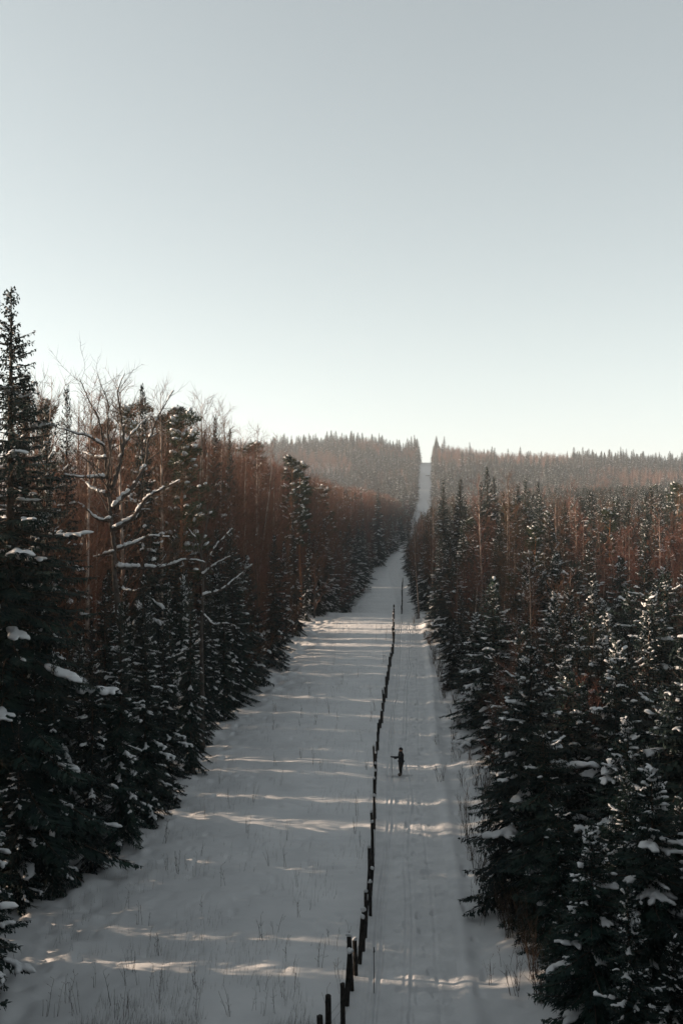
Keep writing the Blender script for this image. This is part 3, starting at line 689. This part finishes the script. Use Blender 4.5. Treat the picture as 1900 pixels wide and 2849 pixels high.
# masses: geometry nodes scatter the same trees on points
PCOL = bpy.data.collections.new('forest_sources'); order = []
for kind, lst in PROTO.items():
    for v, (parts, PH) in enumerate(lst):
        nm = 'source_%02d' % len(order); o = bpy.data.objects.new(nm, joined(parts, nm)); PCOL.objects.link(o); order.append((kind, v, PH))
IDX = {(k, v): (i, ph) for i, (k, v, ph) in enumerate(order)}
def scatter(name, pts, label, cat):
    """pts rows: x y z rz sxy sz idx"""
    pts = np.array(pts, float); me = bpy.data.meshes.new(name); me.vertices.add(len(pts)); me.vertices.foreach_set('co', pts[:, :3].astype(np.float32).ravel())
    tl = np.random.default_rng(len(pts)).normal(0, .028, (2, len(pts)))
    for an, ty, arr in (('rz', 'FLOAT', pts[:, 3]), ('tx', 'FLOAT', tl[0]), ('ty', 'FLOAT', tl[1]), ('idx', 'INT', pts[:, 6])):
        a = me.attributes.new(an, ty, 'POINT'); a.data.foreach_set('value', arr.astype(np.int32 if ty == 'INT' else np.float32))
    a = me.attributes.new('scl', 'FLOAT_VECTOR', 'POINT'); a.data.foreach_set('vector', np.column_stack([pts[:, 4], pts[:, 4], pts[:, 5]]).astype(np.float32).ravel())
    o = obj(name, me); tag(o, label, cat, kind='stuff')
    g = bpy.data.node_groups.new(name + '_nodes', 'GeometryNodeTree')
    g.interface.new_socket('Geometry', in_out='INPUT', socket_type='NodeSocketGeometry'); g.interface.new_socket('Geometry', in_out='OUTPUT', socket_type='NodeSocketGeometry')
    N = g.nodes; Lk = g.links
    gi = N.new('NodeGroupInput'); go = N.new('NodeGroupOutput'); ci = N.new('GeometryNodeCollectionInfo'); ci.inputs['Collection'].default_value = PCOL
    ci.inputs['Separate Children'].default_value = True; ci.inputs['Reset Children'].default_value = True
    ip = N.new('GeometryNodeInstanceOnPoints'); ip.inputs['Pick Instance'].default_value = True
    def attr(nm, ty):
        a = N.new('GeometryNodeInputNamedAttribute'); a.data_type = ty; a.inputs['Name'].default_value = nm; return a.outputs['Attribute']
    cx = N.new('ShaderNodeCombineXYZ'); Lk.new(attr('rz', 'FLOAT'), cx.inputs['Z']); Lk.new(attr('tx', 'FLOAT'), cx.inputs['X']); Lk.new(attr('ty', 'FLOAT'), cx.inputs['Y'])
    e2r = N.new('FunctionNodeEulerToRotation'); Lk.new(cx.outputs[0], e2r.inputs[0])
    Lk.new(gi.outputs[0], ip.inputs['Points']); Lk.new(ci.outputs[0], ip.inputs['Instance'])
    Lk.new(attr('idx', 'INT'), ip.inputs['Instance Index']); Lk.new(e2r.outputs[0], ip.inputs['Rotation']); Lk.new(attr('scl', 'FLOAT_VECTOR'), ip.inputs['Scale'])
    Lk.new(ip.outputs[0], go.inputs[0])
    md = o.modifiers.new('scatter', 'NODES'); md.node_group = g
    return o
def rows(ts):
    out = []
    for t in ts:
        i, ph = IDX[(t['kind'], t['var'])]; s = t['H'] / ph; wd = t['wide'] * (s ** .75 if t['kind'] == 'spruce' else s)
        out.append((t['X'], t['D'], t['g'] - .05, t['rz'], wd, s, i))
    return out
Lm = [t for t in mass if t['X'] < axis(t['D'])]; Rm = [t for t in mass if t['X'] >= axis(t['D'])]  # both lists also hold the unseen shading trees added by the camera
scatter('left_forest', rows(Lm), 'deeper, farther and added unseen trees of the wood left of the clearing', 'forest')
scatter('right_forest', rows(Rm), 'deeper, farther and added unseen trees of the wood right of the trail', 'forest')

# far hill forest on both sides of the cutting
far = []; fg = {}
for _ in range(26000):
    D = 560 + 520 * rng.random() ** .8; X = rng.uniform(-.36 * D - 15, .36 * D + 15)
    if ledge(D) + 0.3 > X - .8 and X + .8 > ledge(D) and X < redge(D) + .8: pass
    if ledge(D) - 1.8 < X < redge(D) + 1.8: continue
    xp = 950 + X * FPX / D
    if xp < 560 or xp > 1960: continue
    k = (int(X // 5.0), int(D // 6.2))
    if k in fg: continue
    fg[k] = 1
    patch = 1.3 * vnoise(X / 60, D / 75, 21) + .7 * vnoise(X / 19, D / 26, 22)
    if vnoise(X / 9, D / 11, 23) > .36: continue
    edge = min(abs(X - ledge(D)), abs(X - redge(D)))
    kind = 'birch' if (patch > (.20 if X < ledge(D) else .04) and rng.random() < .93) or rng.random() < .06 else 'spruce'
    if edge < 5: kind = 'spruce' if rng.random() < .8 else 'birch'
    H = (rng.uniform(9, 17) + 7 * rng.random() ** 3 + 5 * float(vnoise(X / 22, D / 30, 24)) if kind == 'spruce' else rng.uniform(11, 16.5)) * (1.1 if edge < 14 else 1.0) * (1.12 if D > 960 else 1.0)
    far.append(dict(kind=kind, var=int(rng.integers(0, 6 if kind == 'spruce' else 4)), X=X, D=D, g=0.0, H=H, rz=rng.uniform(0, 6.28), wide=rng.uniform(1.1, 1.6)))
for t, zt in zip(far, gz(np.array([t['X'] for t in far]), np.array([t['D'] for t in far]), False)): t['g'] = float(zt)
print('far trees', len(far))
scatter('far_hill_forest', rows(far), 'hazy mixed forest covering the far hill on both sides of the cutting', 'forest')

# ------------------------------------------------------------------ two snowy bare trees drawn limb by limb
def hero_bare(name, label, D, limbs, base_px, rtrunk, seed):
    rng = np.random.default_rng(seed); tr = MB(); cr = MB(); tw = MB(); sn = MB()
    X0 = (base_px - 950) * D / FPX; g0 = float(gz(X0, D, False)); org = np.array([X0, D, g0])
    for li, (pts, r0, r1, dep) in enumerate(limbs):
        n = len(pts); P = np.array([px(x, y, D) for x, y in pts]) - org
        s = np.linspace(0, 1, n); P[:, 1] += dep * s ** 1.2
        if li == 0: P = np.vstack([[0, 0, -.5], [0, 0, .5], P])
        seg = np.concatenate([[0], np.cumsum(np.linalg.norm(np.diff(P, axis=0), axis=1))]); m = max(8, int(seg[-1] / .22))
        q = np.linspace(0, seg[-1], m); Q = np.column_stack([np.interp(q, seg, P[:, a]) for a in range(3)])
        for _ in range(3): Q[1:-1] = (Q[:-2] + 2 * Q[1:-1] + Q[2:]) / 4
        Q[1:-1] += rng.normal(0, .022, (m - 2, 3)); R = np.linspace(r0, r1, m)
        (tr if li == 0 else cr).tube(Q, R, 9 if li == 0 else 6)
        snow_on(sn, Q, R, rng, .62 if li else .3, 1.2)
        a = int(m * (.55 if li == 0 else .12))
        bare_limb(cr, tw, sn, Q[a:], R[a:], rng, 1, 15, .55 if li else .2, .8, (1.5, 1.9, 7.0), .011)
    cr.merge(tw)
    e = bpy.data.objects.new(name, None); COL.objects.link(e); e.location = org
    tag(e, label, 'bare tree')
    obj('trunk', tr.mesh('trunk', M['grey_bark']), e); obj('crown', cr.mesh('crown', M['grey_bark'], False), e)
    obj('snow_load', remesh_snow(sn, 'snow_load', .035, 2), e)['kind'] = 'stuff'
A = lambda L: [(x / 2.063, 750 + y / 2.063) for x, y in L]
B = lambda L: [(x / 2.063, 1500 + y / 2.063) for x, y in L]
hero_bare('bare_tree', 'big leafless tree with snow lined crooked limbs at the left', 55, [
    (B([(720, 900), (690, 500), (655, 200), (650, 0)]) + A([(625, 1330), (612, 1220), (590, 1000), (560, 850), (500, 740), (450, 620)]), .30, .02, .3),
    (A([(640, 1265), (690, 1130), (722, 980), (710, 850), (690, 700), (745, 610)]), .13, .015, -1.2),
    (A([(650, 1365), (760, 1250), (830, 1120), (832, 1000), (890, 830), (978, 680)]), .13, .015, 1.2),
    (A([(655, 1490), (770, 1430), (850, 1310), (960, 1255), (1050, 1215)]), .13, .02, -1.5),
    (B([(668, 60), (760, 30), (840, -20), (960, -10)]), .10, .02, 1.0),
    (B([(670, 165), (800, 165), (960, 160), (1060, 115), (1180, 130)]), .12, .02, -.5),
    (A([(612, 1300), (500, 1250), (440, 1195)]), .10, .02, 1.0),
    (A([(605, 1195), (540, 1190), (478, 1196), (420, 1180)]), .09, .015, -1.6),
    (A([(640, 1430), (560, 1450), (512, 1365), (480, 1340)]), .09, .015, -1.0),
    (B([(650, 75), (580, 95), (525, 105)]), .09, .03, .6),
    (A([(600, 1080), (520, 1075), (460, 1045)]), .08, .015, .8),
    (A([(595, 1010), (520, 960), (400, 930), (330, 900)]), .08, .015, -1.0),
    (A([(720, 1000), (760, 930), (800, 880), (850, 820)]), .06, .012, 1.0),
    (A([(615, 1200), (640, 1050), (620, 900), (640, 780), (590, 640)]), .08, .012, -.8),
    (B([(690, 280), (740, 300), (790, 290)]), .07, .02, -.6),
    (B([(700, 640), (660, 650), (720, 645), (770, 650)]), .06, .02, -.8)], 352, .3, 7)
hero_bare('bare_tree', 'smaller leafless tree with snowy forked limbs right of the big bare tree', 70, [
    (B([(1160, 820), (1155, 560), (1165, 330), (1165, 200), (1150, 60)]) + A([(1180, 1490), (1200, 1380), (1240, 1250)]), .20, .015, .2),
    (B([(1160, 205), (1270, 125), (1365, 80)]), .09, .02, -.8),
    (B([(1168, 325), (1260, 300), (1330, 240), (1385, 200)]), .09, .02, .8),
    (B([(1155, 100), (1140, 60), (1130, 0), (1090, -60)]), .07, .015, -.6),
    (B([(1165, 180), (1210, 80), (1250, 20), (1330, -60)]), .07, .015, .9),
    (B([(1155, 580), (1080, 640), (1010, 662)]), .08, .02, -.9),
    (B([(1158, 420), (1230, 500), (1300, 470), (1380, 500)]), .07, .015, -1.0),
    (B([(1158, 700), (1080, 760), (1000, 800)]), .07, .015, -.7)], 562, .2, 8)

# ------------------------------------------------------------------ fence
def post_mesh(seed, h, r):
    rg = np.random.default_rng(seed); b = MB(); k = 8
    zz = np.array([-.45, .2, .6, .85 * h, h - .02, h]); rr = r * np.array([1.05, 1.03, 1.0, .97, .95, .82])
    th = np.arange(k) * 2 * math.pi / k + .2; jit = 1 + rg.normal(0, .05, k)
    V = [[(rr[i] * jit[j] * math.cos(th[j]), rr[i] * jit[j] * math.sin(th[j]), zz[i] + (rg.normal(0, .01) if i == 5 else 0)) for j in range(k)] for i in range(6)]
    V = np.array(V).reshape(-1, 3); i = np.arange(5)[:, None] * k; j = np.arange(k)[None, :]; j2 = (j + 1) % k
    Q = np.stack([i + j, i + j2, i + k + j2, i + k + j], -1).reshape(-1, 4); c = len(V); V = np.vstack([V, [0, 0, h]])
    b.add(V, Q, [(5 * k + a, 5 * k + (a + 1) % k, c) for a in range(k)]); return b.mesh('post', M['post'], False)
def cap_mesh(seed, r):
    rg = np.random.default_rng(seed); b = MB(); blob(b, np.array([0, 0, .035]), (1, 0, 0), r * 1.12, r * 1.1, .085 + .04 * rg.random(), rg, (ICO2, ICO2F)); return b.mesh('snow_cap', M['snow'])
PV = [(post_mesh(i, h, r), h, r, cap_mesh(i, r)) for i, (h, r) in enumerate(((1.45, .068), (1.35, .062), (1.6, .074), (1.25, .066), (1.5, .078)))]
def fence(name, label, fx, D0, D1, sp, heights=(.42, .8, 1.1), capp=.55, seed=1):
    rg = np.random.default_rng(seed); X0 = float(fx(D0)); e = bpy.data.objects.new(name, None); COL.objects.link(e); e.location = (X0, D0, float(gz(X0, D0)))
    tag(e, label, 'fence'); org = np.array(e.location); D = D0; tops = []
    while D < D1:
        X = float(fx(D)) + rg.normal(0, .05); v = int(rg.integers(0, 5)); me, h, r, cm = PV[v]; z = float(gz(X, D))
        p = obj('post', me, e, np.array([X, D, z]) - org); p.rotation_euler = (rg.normal(0, .03), rg.normal(0, .035), rg.random() * 6.28)
        hs_ = rg.uniform(.85, 1.1) * float(np.interp(D, [40, 60], [1.1, 1.0])); tk = float(np.interp(D, [36, 62], [1.28, 1.0])); p.scale = (tk, tk, hs_)
        if rg.random() < capp: c = obj('snow_cap', cm, p, (0, 0, h)); c.scale = (1, 1, 1 / hs_)
        tops.append((X, D, z)); D += sp * rg.uniform(.88, 1.14) * (.72 if D < 46 else 1.3)
    T = np.array(tops)
    for hh in heights:
        b = MB(); P = []
        for i in range(len(T) - 1):
            for f in (0, .5):
                q = T[i] * (1 - f) + T[i + 1] * f + np.array([.1, 0, hh - (.04 if f else 0)]); P.append(q)
        P.append(T[-1] + np.array([.1, 0, hh])); b.tube(np.array(P) - org, .0045, 4); obj('wire', b.mesh('wire', M['wire']), e)
fence('wire_fence', 'line of dark wooden posts strung with wire beside the ski trail', fence_x, 31.2, 158.5, 1.55, seed=4)
fence('wire_fence', 'distant fence line of tiny posts beyond the snow crest', lambda D: smtab(D, FE2, 4), 192, 272, 3.0, capp=.2, seed=5)

# ------------------------------------------------------------------ skier
def skier():
    S = np.array([3.85, 64.4]); zg = float(gz(S[0], S[1])) + .02
    e = bpy.data.objects.new('person', None); COL.objects.link(e); e.location = (S[0], S[1], zg); e.rotation_euler = (0, 0, math.radians(98))
    e.scale = (1.14, 1.14, 1.0); tag(e, 'skier in dark clothes and hat standing on the trail, facing the fence', 'person')
    # body joints, facing +Y; right is +X
    J = {'pel': (0, 0, .97, .150, .120), 'wai': (0, .005, 1.12, .145, .108), 'che': (0, .0, 1.32, .175, .125), 'upc': (0, -.01, 1.45, .150, .105), 'nek': (0, .005, 1.555, .058, .058), 'hd0': (0, .02, 1.63, .075, .085), 'hd1': (0, .025, 1.72, .078, .095), 'hd2': (0, .02, 1.79, .055, .065),
         'shr': (.175, -.01, 1.455, .072, .070), 'elr': (.235, .06, 1.19, .052, .052), 'wrr': (.16, .27, 1.10, .038, .040), 'har': (.135, .33, 1.10, .036, .028),
         'shl': (-.175, -.01, 1.455, .072, .070), 'ell': (-.215, .21, 1.27, .052, .052), 'wrl': (-.20, .50, 1.30, .038, .040), 'hal': (-.195, .565, 1.31, .034, .030),
         'hpr': (.095, 0, .90, .100, .105), 'knr': (.105, .03, .50, .066, .068), 'anr': (.11, -.01, .115, .048, .052), 'ter': (.12, .16, .055, .043, .034),
         'hpl': (-.095, 0, .90, .100, .105), 'knl': (-.11, .05, .50, .066, .068), 'anl': (-.12, .02, .115, .048, .052), 'tel': (-.13, .19, .055, .043, .034)}
    E = [('pel', 'wai'), ('wai', 'che'), ('che', 'upc'), ('upc', 'nek'), ('nek', 'hd0'), ('hd0', 'hd1'), ('hd1', 'hd2'), ('upc', 'shr'), ('shr', 'elr'), ('elr', 'wrr'), ('wrr', 'har'), ('upc', 'shl'), ('shl', 'ell'), ('ell', 'wrl'), ('wrl', 'hal'),
         ('pel', 'hpr'), ('hpr', 'knr'), ('knr', 'anr'), ('anr', 'ter'), ('pel', 'hpl'), ('hpl', 'knl'), ('knl', 'anl'), ('anl', 'tel')]
    ks = list(J); me = bpy.data.meshes.new('b'); me.from_pydata([J[k][:3] for k in ks], [(ks.index(a), ks.index(b)) for a, b in E], [])
    o = bpy.data.objects.new('b', me); COL.objects.link(o)
    sk = o.modifiers.new('s', 'SKIN'); sk.use_smooth_shade = True
    lay = me.skin_vertices[0].data if me.skin_vertices else None
    if lay is None:
        bpy.context.view_layer.objects.active = o; bpy.ops.mesh.customdata_skin_add(); lay = me.skin_vertices[0].data
    for i, k in enumerate(ks): lay[i].radius = [q * (1.0 if k.startswith('hd') or k == 'nek' else 1.45) for q in J[k][3:]]; lay[i].use_root = (k == 'pel')
    sb = o.modifiers.new('u', 'SUBSURF'); sb.levels = 2; sb.render_levels = 2
    dg = bpy.context.evaluated_depsgraph_get(); bm_ = bpy.data.meshes.new_from_object(o.evaluated_get(dg), depsgraph=dg); bm_.name = 'body'
    bpy.data.objects.remove(o)
    bm_.materials.clear()
    for m in ('jacket', 'trouser', 'boot', 'skin'): bm_.materials.append(M[m])
    for p in bm_.polygons:
        c = p.center; p.use_smooth = True
        p.material_index = 2 if c.z < .2 else 1 if c.z < .93 else 3 if (c.z > 1.565 and abs(c.x) < .12) else 0
    obj('body', bm_, e)
    # face: nose, eyes, brow, mouth, ears
    f = MB(); blob(f, np.array([0, .118, 1.685]), (0, .35, -1), .028, .013, .02, rng0, (ICO2, ICO2F)); blob(f, np.array([0, .105, 1.61]), (1, 0, 0), .03, .02, .02, rng0)
    for sx in (-1, 1): blob(f, np.array([sx * .078, .02, 1.68]), (0, .2, 1), .03, .012, .018, rng0)
    obj('face_features', f.mesh('face_features', M['skin']), e)
    ey = MB()
    for sx in (-1, 1): blob(ey, np.array([sx * .032, .103, 1.705]), (1, 0, 0), .014, .008, .008, rng0)
    blob(ey, np.array([0, .112, 1.645]), (1, 0, 0), .024, .006, .005, rng0)
    obj('eyes_and_mouth', ey.mesh('eyes_and_mouth', M['hair']), e)
    # knitted hat
    h = MB(); V = ICO2.copy(); V = V[:, :] * np.array([.094, .112, .115]) + np.array([0, .012, 1.735]); V[:, 2] = np.maximum(V[:, 2], 1.712 - .02 * (V[:, 1] < 0)); h.add(V, None, ICO2F)
    a = np.arange(19) * 2 * math.pi / 18; h.tube(np.column_stack([np.cos(a) * .092, np.sin(a) * .110 + .012, 1.728 - .015 * -np.sin(a)]), .016, 6, cap=False)
    obj('knit_hat', h.mesh('knit_hat', M['hat']), e)
    hr = MB(); blob(hr, np.array([0, -.07, 1.66]), (1, 0, 0), .07, .03, .05, rng0, (ICO2, ICO2F)); obj('hair', hr.mesh('hair', M['hair']), e)
    # gloved hands, five fingers each; the left closes on the pole grip
    polx, poly = -.195, .625
    for nm, w0, hd, curl in (('l', np.array(J['wrl'][:3]), np.array(J['hal'][:3]), True), ('r', np.array(J['wrr'][:3]), np.array(J['har'][:3]), False)):
        g = MB(); fd = (hd - w0); fd /= np.linalg.norm(fd); up = np.array([0, 0, 1.0]); sd = np.cross(fd, up); sd /= np.linalg.norm(sd)
        blob(g, (w0 + hd) / 2 + fd * .03, fd, .06, .026, .042, rng0, (ICO2, ICO2F))
        for q in range(4):
            b0 = hd + fd * .015 + up * (.03 - .021 * q); ln = (.9, 1, .95, .75)[q]
            if curl: P = [b0 + sd * .012, b0 + fd * .03 * ln + sd * .022, b0 + fd * .055 * ln + sd * .005, b0 + fd * .052 * ln - sd * .022, b0 + fd * .03 * ln - sd * .026]
            else: P = [b0, b0 + fd * .03 * ln, b0 + fd * .05 * ln - sd * .012, b0 + fd * .055 * ln - sd * .035]
            g.tube(P, np.linspace(.0105, .0085, len(P)), 6)
        tb = w0 + fd * .03 + up * .03
        g.tube([tb, tb + fd * .03 - sd * .02 + up * .012, tb + fd * .058 - sd * .025 + up * .012, tb + fd * .075 - sd * .012 + up * .008], [.013, .012, .011, .009], 6)
        obj('glove', g.mesh('glove', M['jacket']), e)
    # jacket hem, collar, waist strap
    b = MB(); a = np.arange(25) * 2 * math.pi / 24; b.tube(np.column_stack([np.cos(a) * .222, np.sin(a) * .185, .955 + 0 * a]), .022, 6, cap=False)
    b.tube(np.column_stack([np.cos(a) * .08, np.sin(a) * .082, 1.545 + 0 * a]), .022, 6, cap=False); obj('jacket_trim', b.mesh('jacket_trim', M['jacket']), e)
    R = Matrix.Rotation(math.radians(98), 4, 'Z')
    def W(p): v = R @ Vector((p[0] * 1.14, p[1] * 1.14, p[2])); return (S[0] + v.x, S[1] + v.y, zg + v.z)
    # pole in the left hand
    po = bpy.data.objects.new('ski_pole', None); COL.objects.link(po); po.location = W((polx - .02, poly - .04, 0)); po.rotation_euler = (0, 0, math.radians(98)); tag(po, 'thin black ski pole planted upright in the hand of the skier', 'ski pole')
    b = MB(); b.tube([(.0, -.055, -.06), (0, 0, 1.24)], [.010, .013], 8); obj('shaft', b.mesh('shaft', M['pole']), po)
    b = MB(); b.tube([(0, 0, 1.22), (0, .0, 1.30), (0, .004, 1.36), (0, .004, 1.385)], [.014, .017, .016, .02], 8); obj('grip', b.mesh('grip', M['pole']), po)
    b = MB(); b.tube([(0, -.05, .05), (0, -.049, .062)], [.045, .03], 10); obj('basket', b.mesh('basket', M['pole']), po)
    a = np.linspace(0, 2 * math.pi, 13); b = MB(); b.tube(np.column_stack([.03 * np.sin(a), 0 * a - .01, 1.29 + .09 * np.cos(a)]), .006, 4, cap=False); obj('strap', b.mesh('strap', M['pole']), po)
    for sx, lb in ((.115, 'pale ski under the far foot of the skier'), (-.125, 'pale ski under the near foot of the skier')):
        b = MB(); ys = np.linspace(-.85, .98, 24); zt = .012 + .10 * np.clip((ys - .72) / .26, 0, 1) ** 2 + .01 * np.clip((-.75 - ys) / .1, 0, 1)
        wd = .023 * np.clip((.99 - ys) / .16, .15, 1) ** .5 * np.clip((ys + .9) / .06, .4, 1)
        V = []
        for y, z, w_ in zip(ys, zt, wd): V += [(-w_, y, z - .008), (w_, y, z - .008), (w_, y, z + .006), (-w_, y, z + .006)]
        Q = []
        for i in range(23):
            for k in range(4): Q.append((i * 4 + k, i * 4 + (k + 1) % 4, i * 4 + 4 + (k + 1) % 4, i * 4 + 4 + k))
        Q += [(3, 2, 1, 0), (92, 93, 94, 95)]; b.add(V, Q)
        so_ = obj('ski', b.mesh('ski', M['ski'], False), None, W((sx, .06, 0)), math.radians(98)); tag(so_, lb, 'ski')
        b = MB(); b.box(-.02, .02, .0, .12, .019, .04); obj('binding', b.mesh('binding', M['pole'], False), so_)
skier()

# ------------------------------------------------------------------ weeds, shrubs, stake
def shrub_mesh(seed, h, n, spread, r=.0115, sub=4):
    rg = np.random.default_rng(seed); b = MB()
    for i in range(n):
        d = np.array([rg.normal(0, spread), rg.normal(0, spread), 1.0]); p = np.array([rg.normal(0, .12), rg.normal(0, .12), -.15]); l = h * rg.uniform(.5, 1.05)
        P = path(p, d, l, 7, rg, .07, .05); b.tube(P, np.linspace(r, r * .4, 7), 4, cap=False)
        for _ in range(rg.integers(1, sub + 2)):
            a = rg.integers(2, 6); dd = P[a] - P[a - 1]; dd /= np.linalg.norm(dd); dd = dd + rg.normal(0, .35, 3)
            Q = path(P[a], dd, l * rg.uniform(.2, .45), 4, rg, .08, .06); b.tube(Q, np.linspace(r * .6, r * .3, 4), 3, cap=False)
    return b.mesh('willow_shrub', M['weed'])
SH = [shrub_mesh(i, h, n, s) for i, (h, n, s) in enumerate(((2.3, 22, .16), (1.7, 14, .2), (1.3, 8, .22), (2.8, 16, .12)))]
def weed_mesh(seed):
    rg = np.random.default_rng(seed); b = MB()
    for i in range(rg.integers(1, 5)):
        P = path((rg.normal(0, .07), rg.normal(0, .07), -.1), (rg.normal(0, .14), rg.normal(0, .14), 1), rg.uniform(.5, 1.25), 6, rg, .06, 0); b.tube(P, np.linspace(.007, .004, 6), 4, cap=False)
        for _ in range(rg.integers(0, 6)):
            a = rg.integers(2, 6); Q = path(P[a], (rg.normal(0, .6), rg.normal(0, .6), .7), rg.uniform(.08, .22), 3, rg, .1, .1); b.tube(Q, [.004, .003, .007], 3, cap=False)
    return b.mesh('dry_weed', M['weed'])
WD = [weed_mesh(100 + i) for i in range(7)]
rg = np.random.default_rng(9)
SHP = [(1455, 2700, 0), (1490, 2760, 3), (1520, 2690, 0), (1400, 2600, 1), (1440, 2590, 0), (1350, 2560, 1), (1560, 2790, 0), (1330, 2470, 3), (1310, 2400, 1), (1300, 2330, 3), (1322, 2200, 1), (1350, 2215, 0), (1290, 2190, 2), (1230, 2180, 2),
       (1216, 2075, 2), (1262, 2060, 1), (1265, 1960, 1), (1245, 1930, 0), (1228, 1900, 0), (1222, 1870, 3), (1212, 1840, 0), (1200, 1815, 1), (1193, 1800, 0), (1180, 1775, 1), (1300, 2010, 1), (1150, 1735, 1), (1160, 1722, 0), (1255, 1990, 2), (1236, 1945, 0), (1218, 1885, 0), (1206, 1850, 3), (1240, 1915, 3), (1278, 2030, 0), (1310, 2130, 1), (1362, 2240, 0), (1345, 2330, 3), (1372, 2480, 0), (1420, 2640, 3), (1470, 2640, 0), (1390, 2540, 3), (1290, 2260, 2), (1275, 2120, 2), (1500, 2820, 0), (1440, 2790, 2)]
for x, y, v in SHP:
    D = 49435 / (y - HZ); X = (x - 950) * D / FPX
    o = obj('willow_shrub', SH[v], None, (X, D, float(gz(X, D))), rg.random() * 6.28, rg.uniform(.7, 1.0))
    if (x, y) == (1350, 2215): lb = 'leafless shrub on the sunlit snow bank right of the skier'
    elif (x, y) == (1216, 2075): lb = 'small leafless shrub standing alone just beyond the skier'
    else: lb = 'leafless shrub, %s from the camera on the right verge of the trail' % ordw(1 + sum(1 for q in SHP if (q[1], q[0]) > (y, x)))
    tag(o, lb, 'shrub', 'shrubs along the right verge')
n = 0
while n < 110:
    D = 34 + 110 * rg.random() ** 2.6; L = float(ledge(D)); F = float(fence_x(D)); X = F - .4 - (F - L - 2) * rg.random() ** 1.3
    if not -20 < topx(X, D, 0)[0] < 1900: continue
    o = obj('dry_weed', WD[n % 7], None, (X, D, float(gz(X, D))), rg.random() * 6.28, rg.uniform(.7, 1.25)); n += 1
    tag(o, 'dry weed stalk poking through the snow left of the fence', 'weed', 'dry weeds of the clearing')
for _ in range(36):
    D = 36 + 100 * rg.random() ** 1.5; X = float(axis(D)) + rg.uniform(2.6, 4.2)
    o = obj('dry_weed', WD[_ % 7], None, (X, D, float(gz(X, D))), rg.random() * 6.28, rg.uniform(.8, 1.3)); tag(o, 'dry weed stalk between the ski trail and the right wood', 'weed', 'dry weeds of the right verge')
# fine grass, uncountable
b = MB(); N = 9500; Dg = 33 + 110 * rg.random(N) ** 3.6; Lg = ledge(Dg); Fg = fence_x(Dg); Xg = Lg + (Fg - Lg) * rg.random(N)
keep = vnoise(Xg / 2.2, Dg / 2.6, 31) + .5 * vnoise(Xg / .8, Dg / .8, 32) > .02; Xg = Xg[keep]; Dg = Dg[keep]; Zg = gz(Xg, Dg) - .03
dr = np.column_stack([rg.normal(.12, .16, len(Xg)), rg.normal(0, .16, len(Xg)), np.ones(len(Xg))]); dr /= np.linalg.norm(dr, axis=1)[:, None]
ribbons(b, np.column_stack([Xg, Dg, Zg]), dr, rg.uniform(.12, .62, len(Xg)), np.full(len(Xg), .0075), rg, .2)
tag(obj('dry_grass', b.mesh('dry_grass', M['weed'], False)), 'fine dry grass blades poking through the snow of the clearing', 'grass', kind='stuff')
# thin stake beside the fence
X, D = px(1040, 2780, 35.6)[0], 35.6
st = bpy.data.objects.new('marker_stake', None); COL.objects.link(st); st.location = (X, D, float(gz(X, D))); tag(st, 'thin lone stake in the snow between the fence and the trail', 'stake')
b = MB(); b.tube([(0, 0, -.3), (.01, 0, .8), (0, 0, 1.62)], [.016, .015, .013], 6); obj('stick', b.mesh('stick', M['post']), st)
b = MB(); b.tube([(-.02, 0, 1.45), (.02, 0, 1.47), (.0, 0, 1.63)], [.024, .026, .02], 6); obj('tip_band', b.mesh('tip_band', M['pole']), st)
# dark log and two pegs high on the far cutting
D = 880.0; X = (1190 - 950) * D / FPX; zz = float(gz(X, D)); lg = bpy.data.objects.new('fallen_log', None); COL.objects.link(lg); lg.location = (X, D, zz); tag(lg, 'dark fallen log lying across the far snowy cutting', 'log')
b = MB(); b.tube([(-2.2, 0, .35), (-.5, 0, .55), (1.2, 0, .5), (2.4, 0, .3)], [.22, .27, .25, .16], 8); obj('stem', b.mesh('stem', M['grey_bark']), lg)
b = MB(); b.tube([(.6, 0, .5), (.9, 0, 1.3)], [.1, .04], 5); b.tube([(-1, 0, .5), (-1.4, 0, 1.1)], [.09, .04], 5); obj('branch_stub', b.mesh('branch_stub', M['grey_bark']), lg)

# ------------------------------------------------------------------ haze
b = MB(); b.box(-1800, 2200, -200, 3900, -13, 108); hz = obj('haze', b.mesh('haze', [], False)); tag(hz, 'thin cold haze filling the valley air', 'haze', kind='stuff')
hm = bpy.data.materials.new('haze'); hm.use_nodes = True; n = hm.node_tree.nodes; n.clear(); out = n.new('ShaderNodeOutputMaterial'); pv = n.new('ShaderNodeVolumePrincipled')
pv.inputs['Color'].default_value = (0.82, 0.90, 0.97, 1); pv.inputs['Density'].default_value = 0.00019; pv.inputs['Anisotropy'].default_value = 0.2
hm.node_tree.links.new(pv.outputs[0], out.inputs['Volume']); hz.data.materials.append(hm)
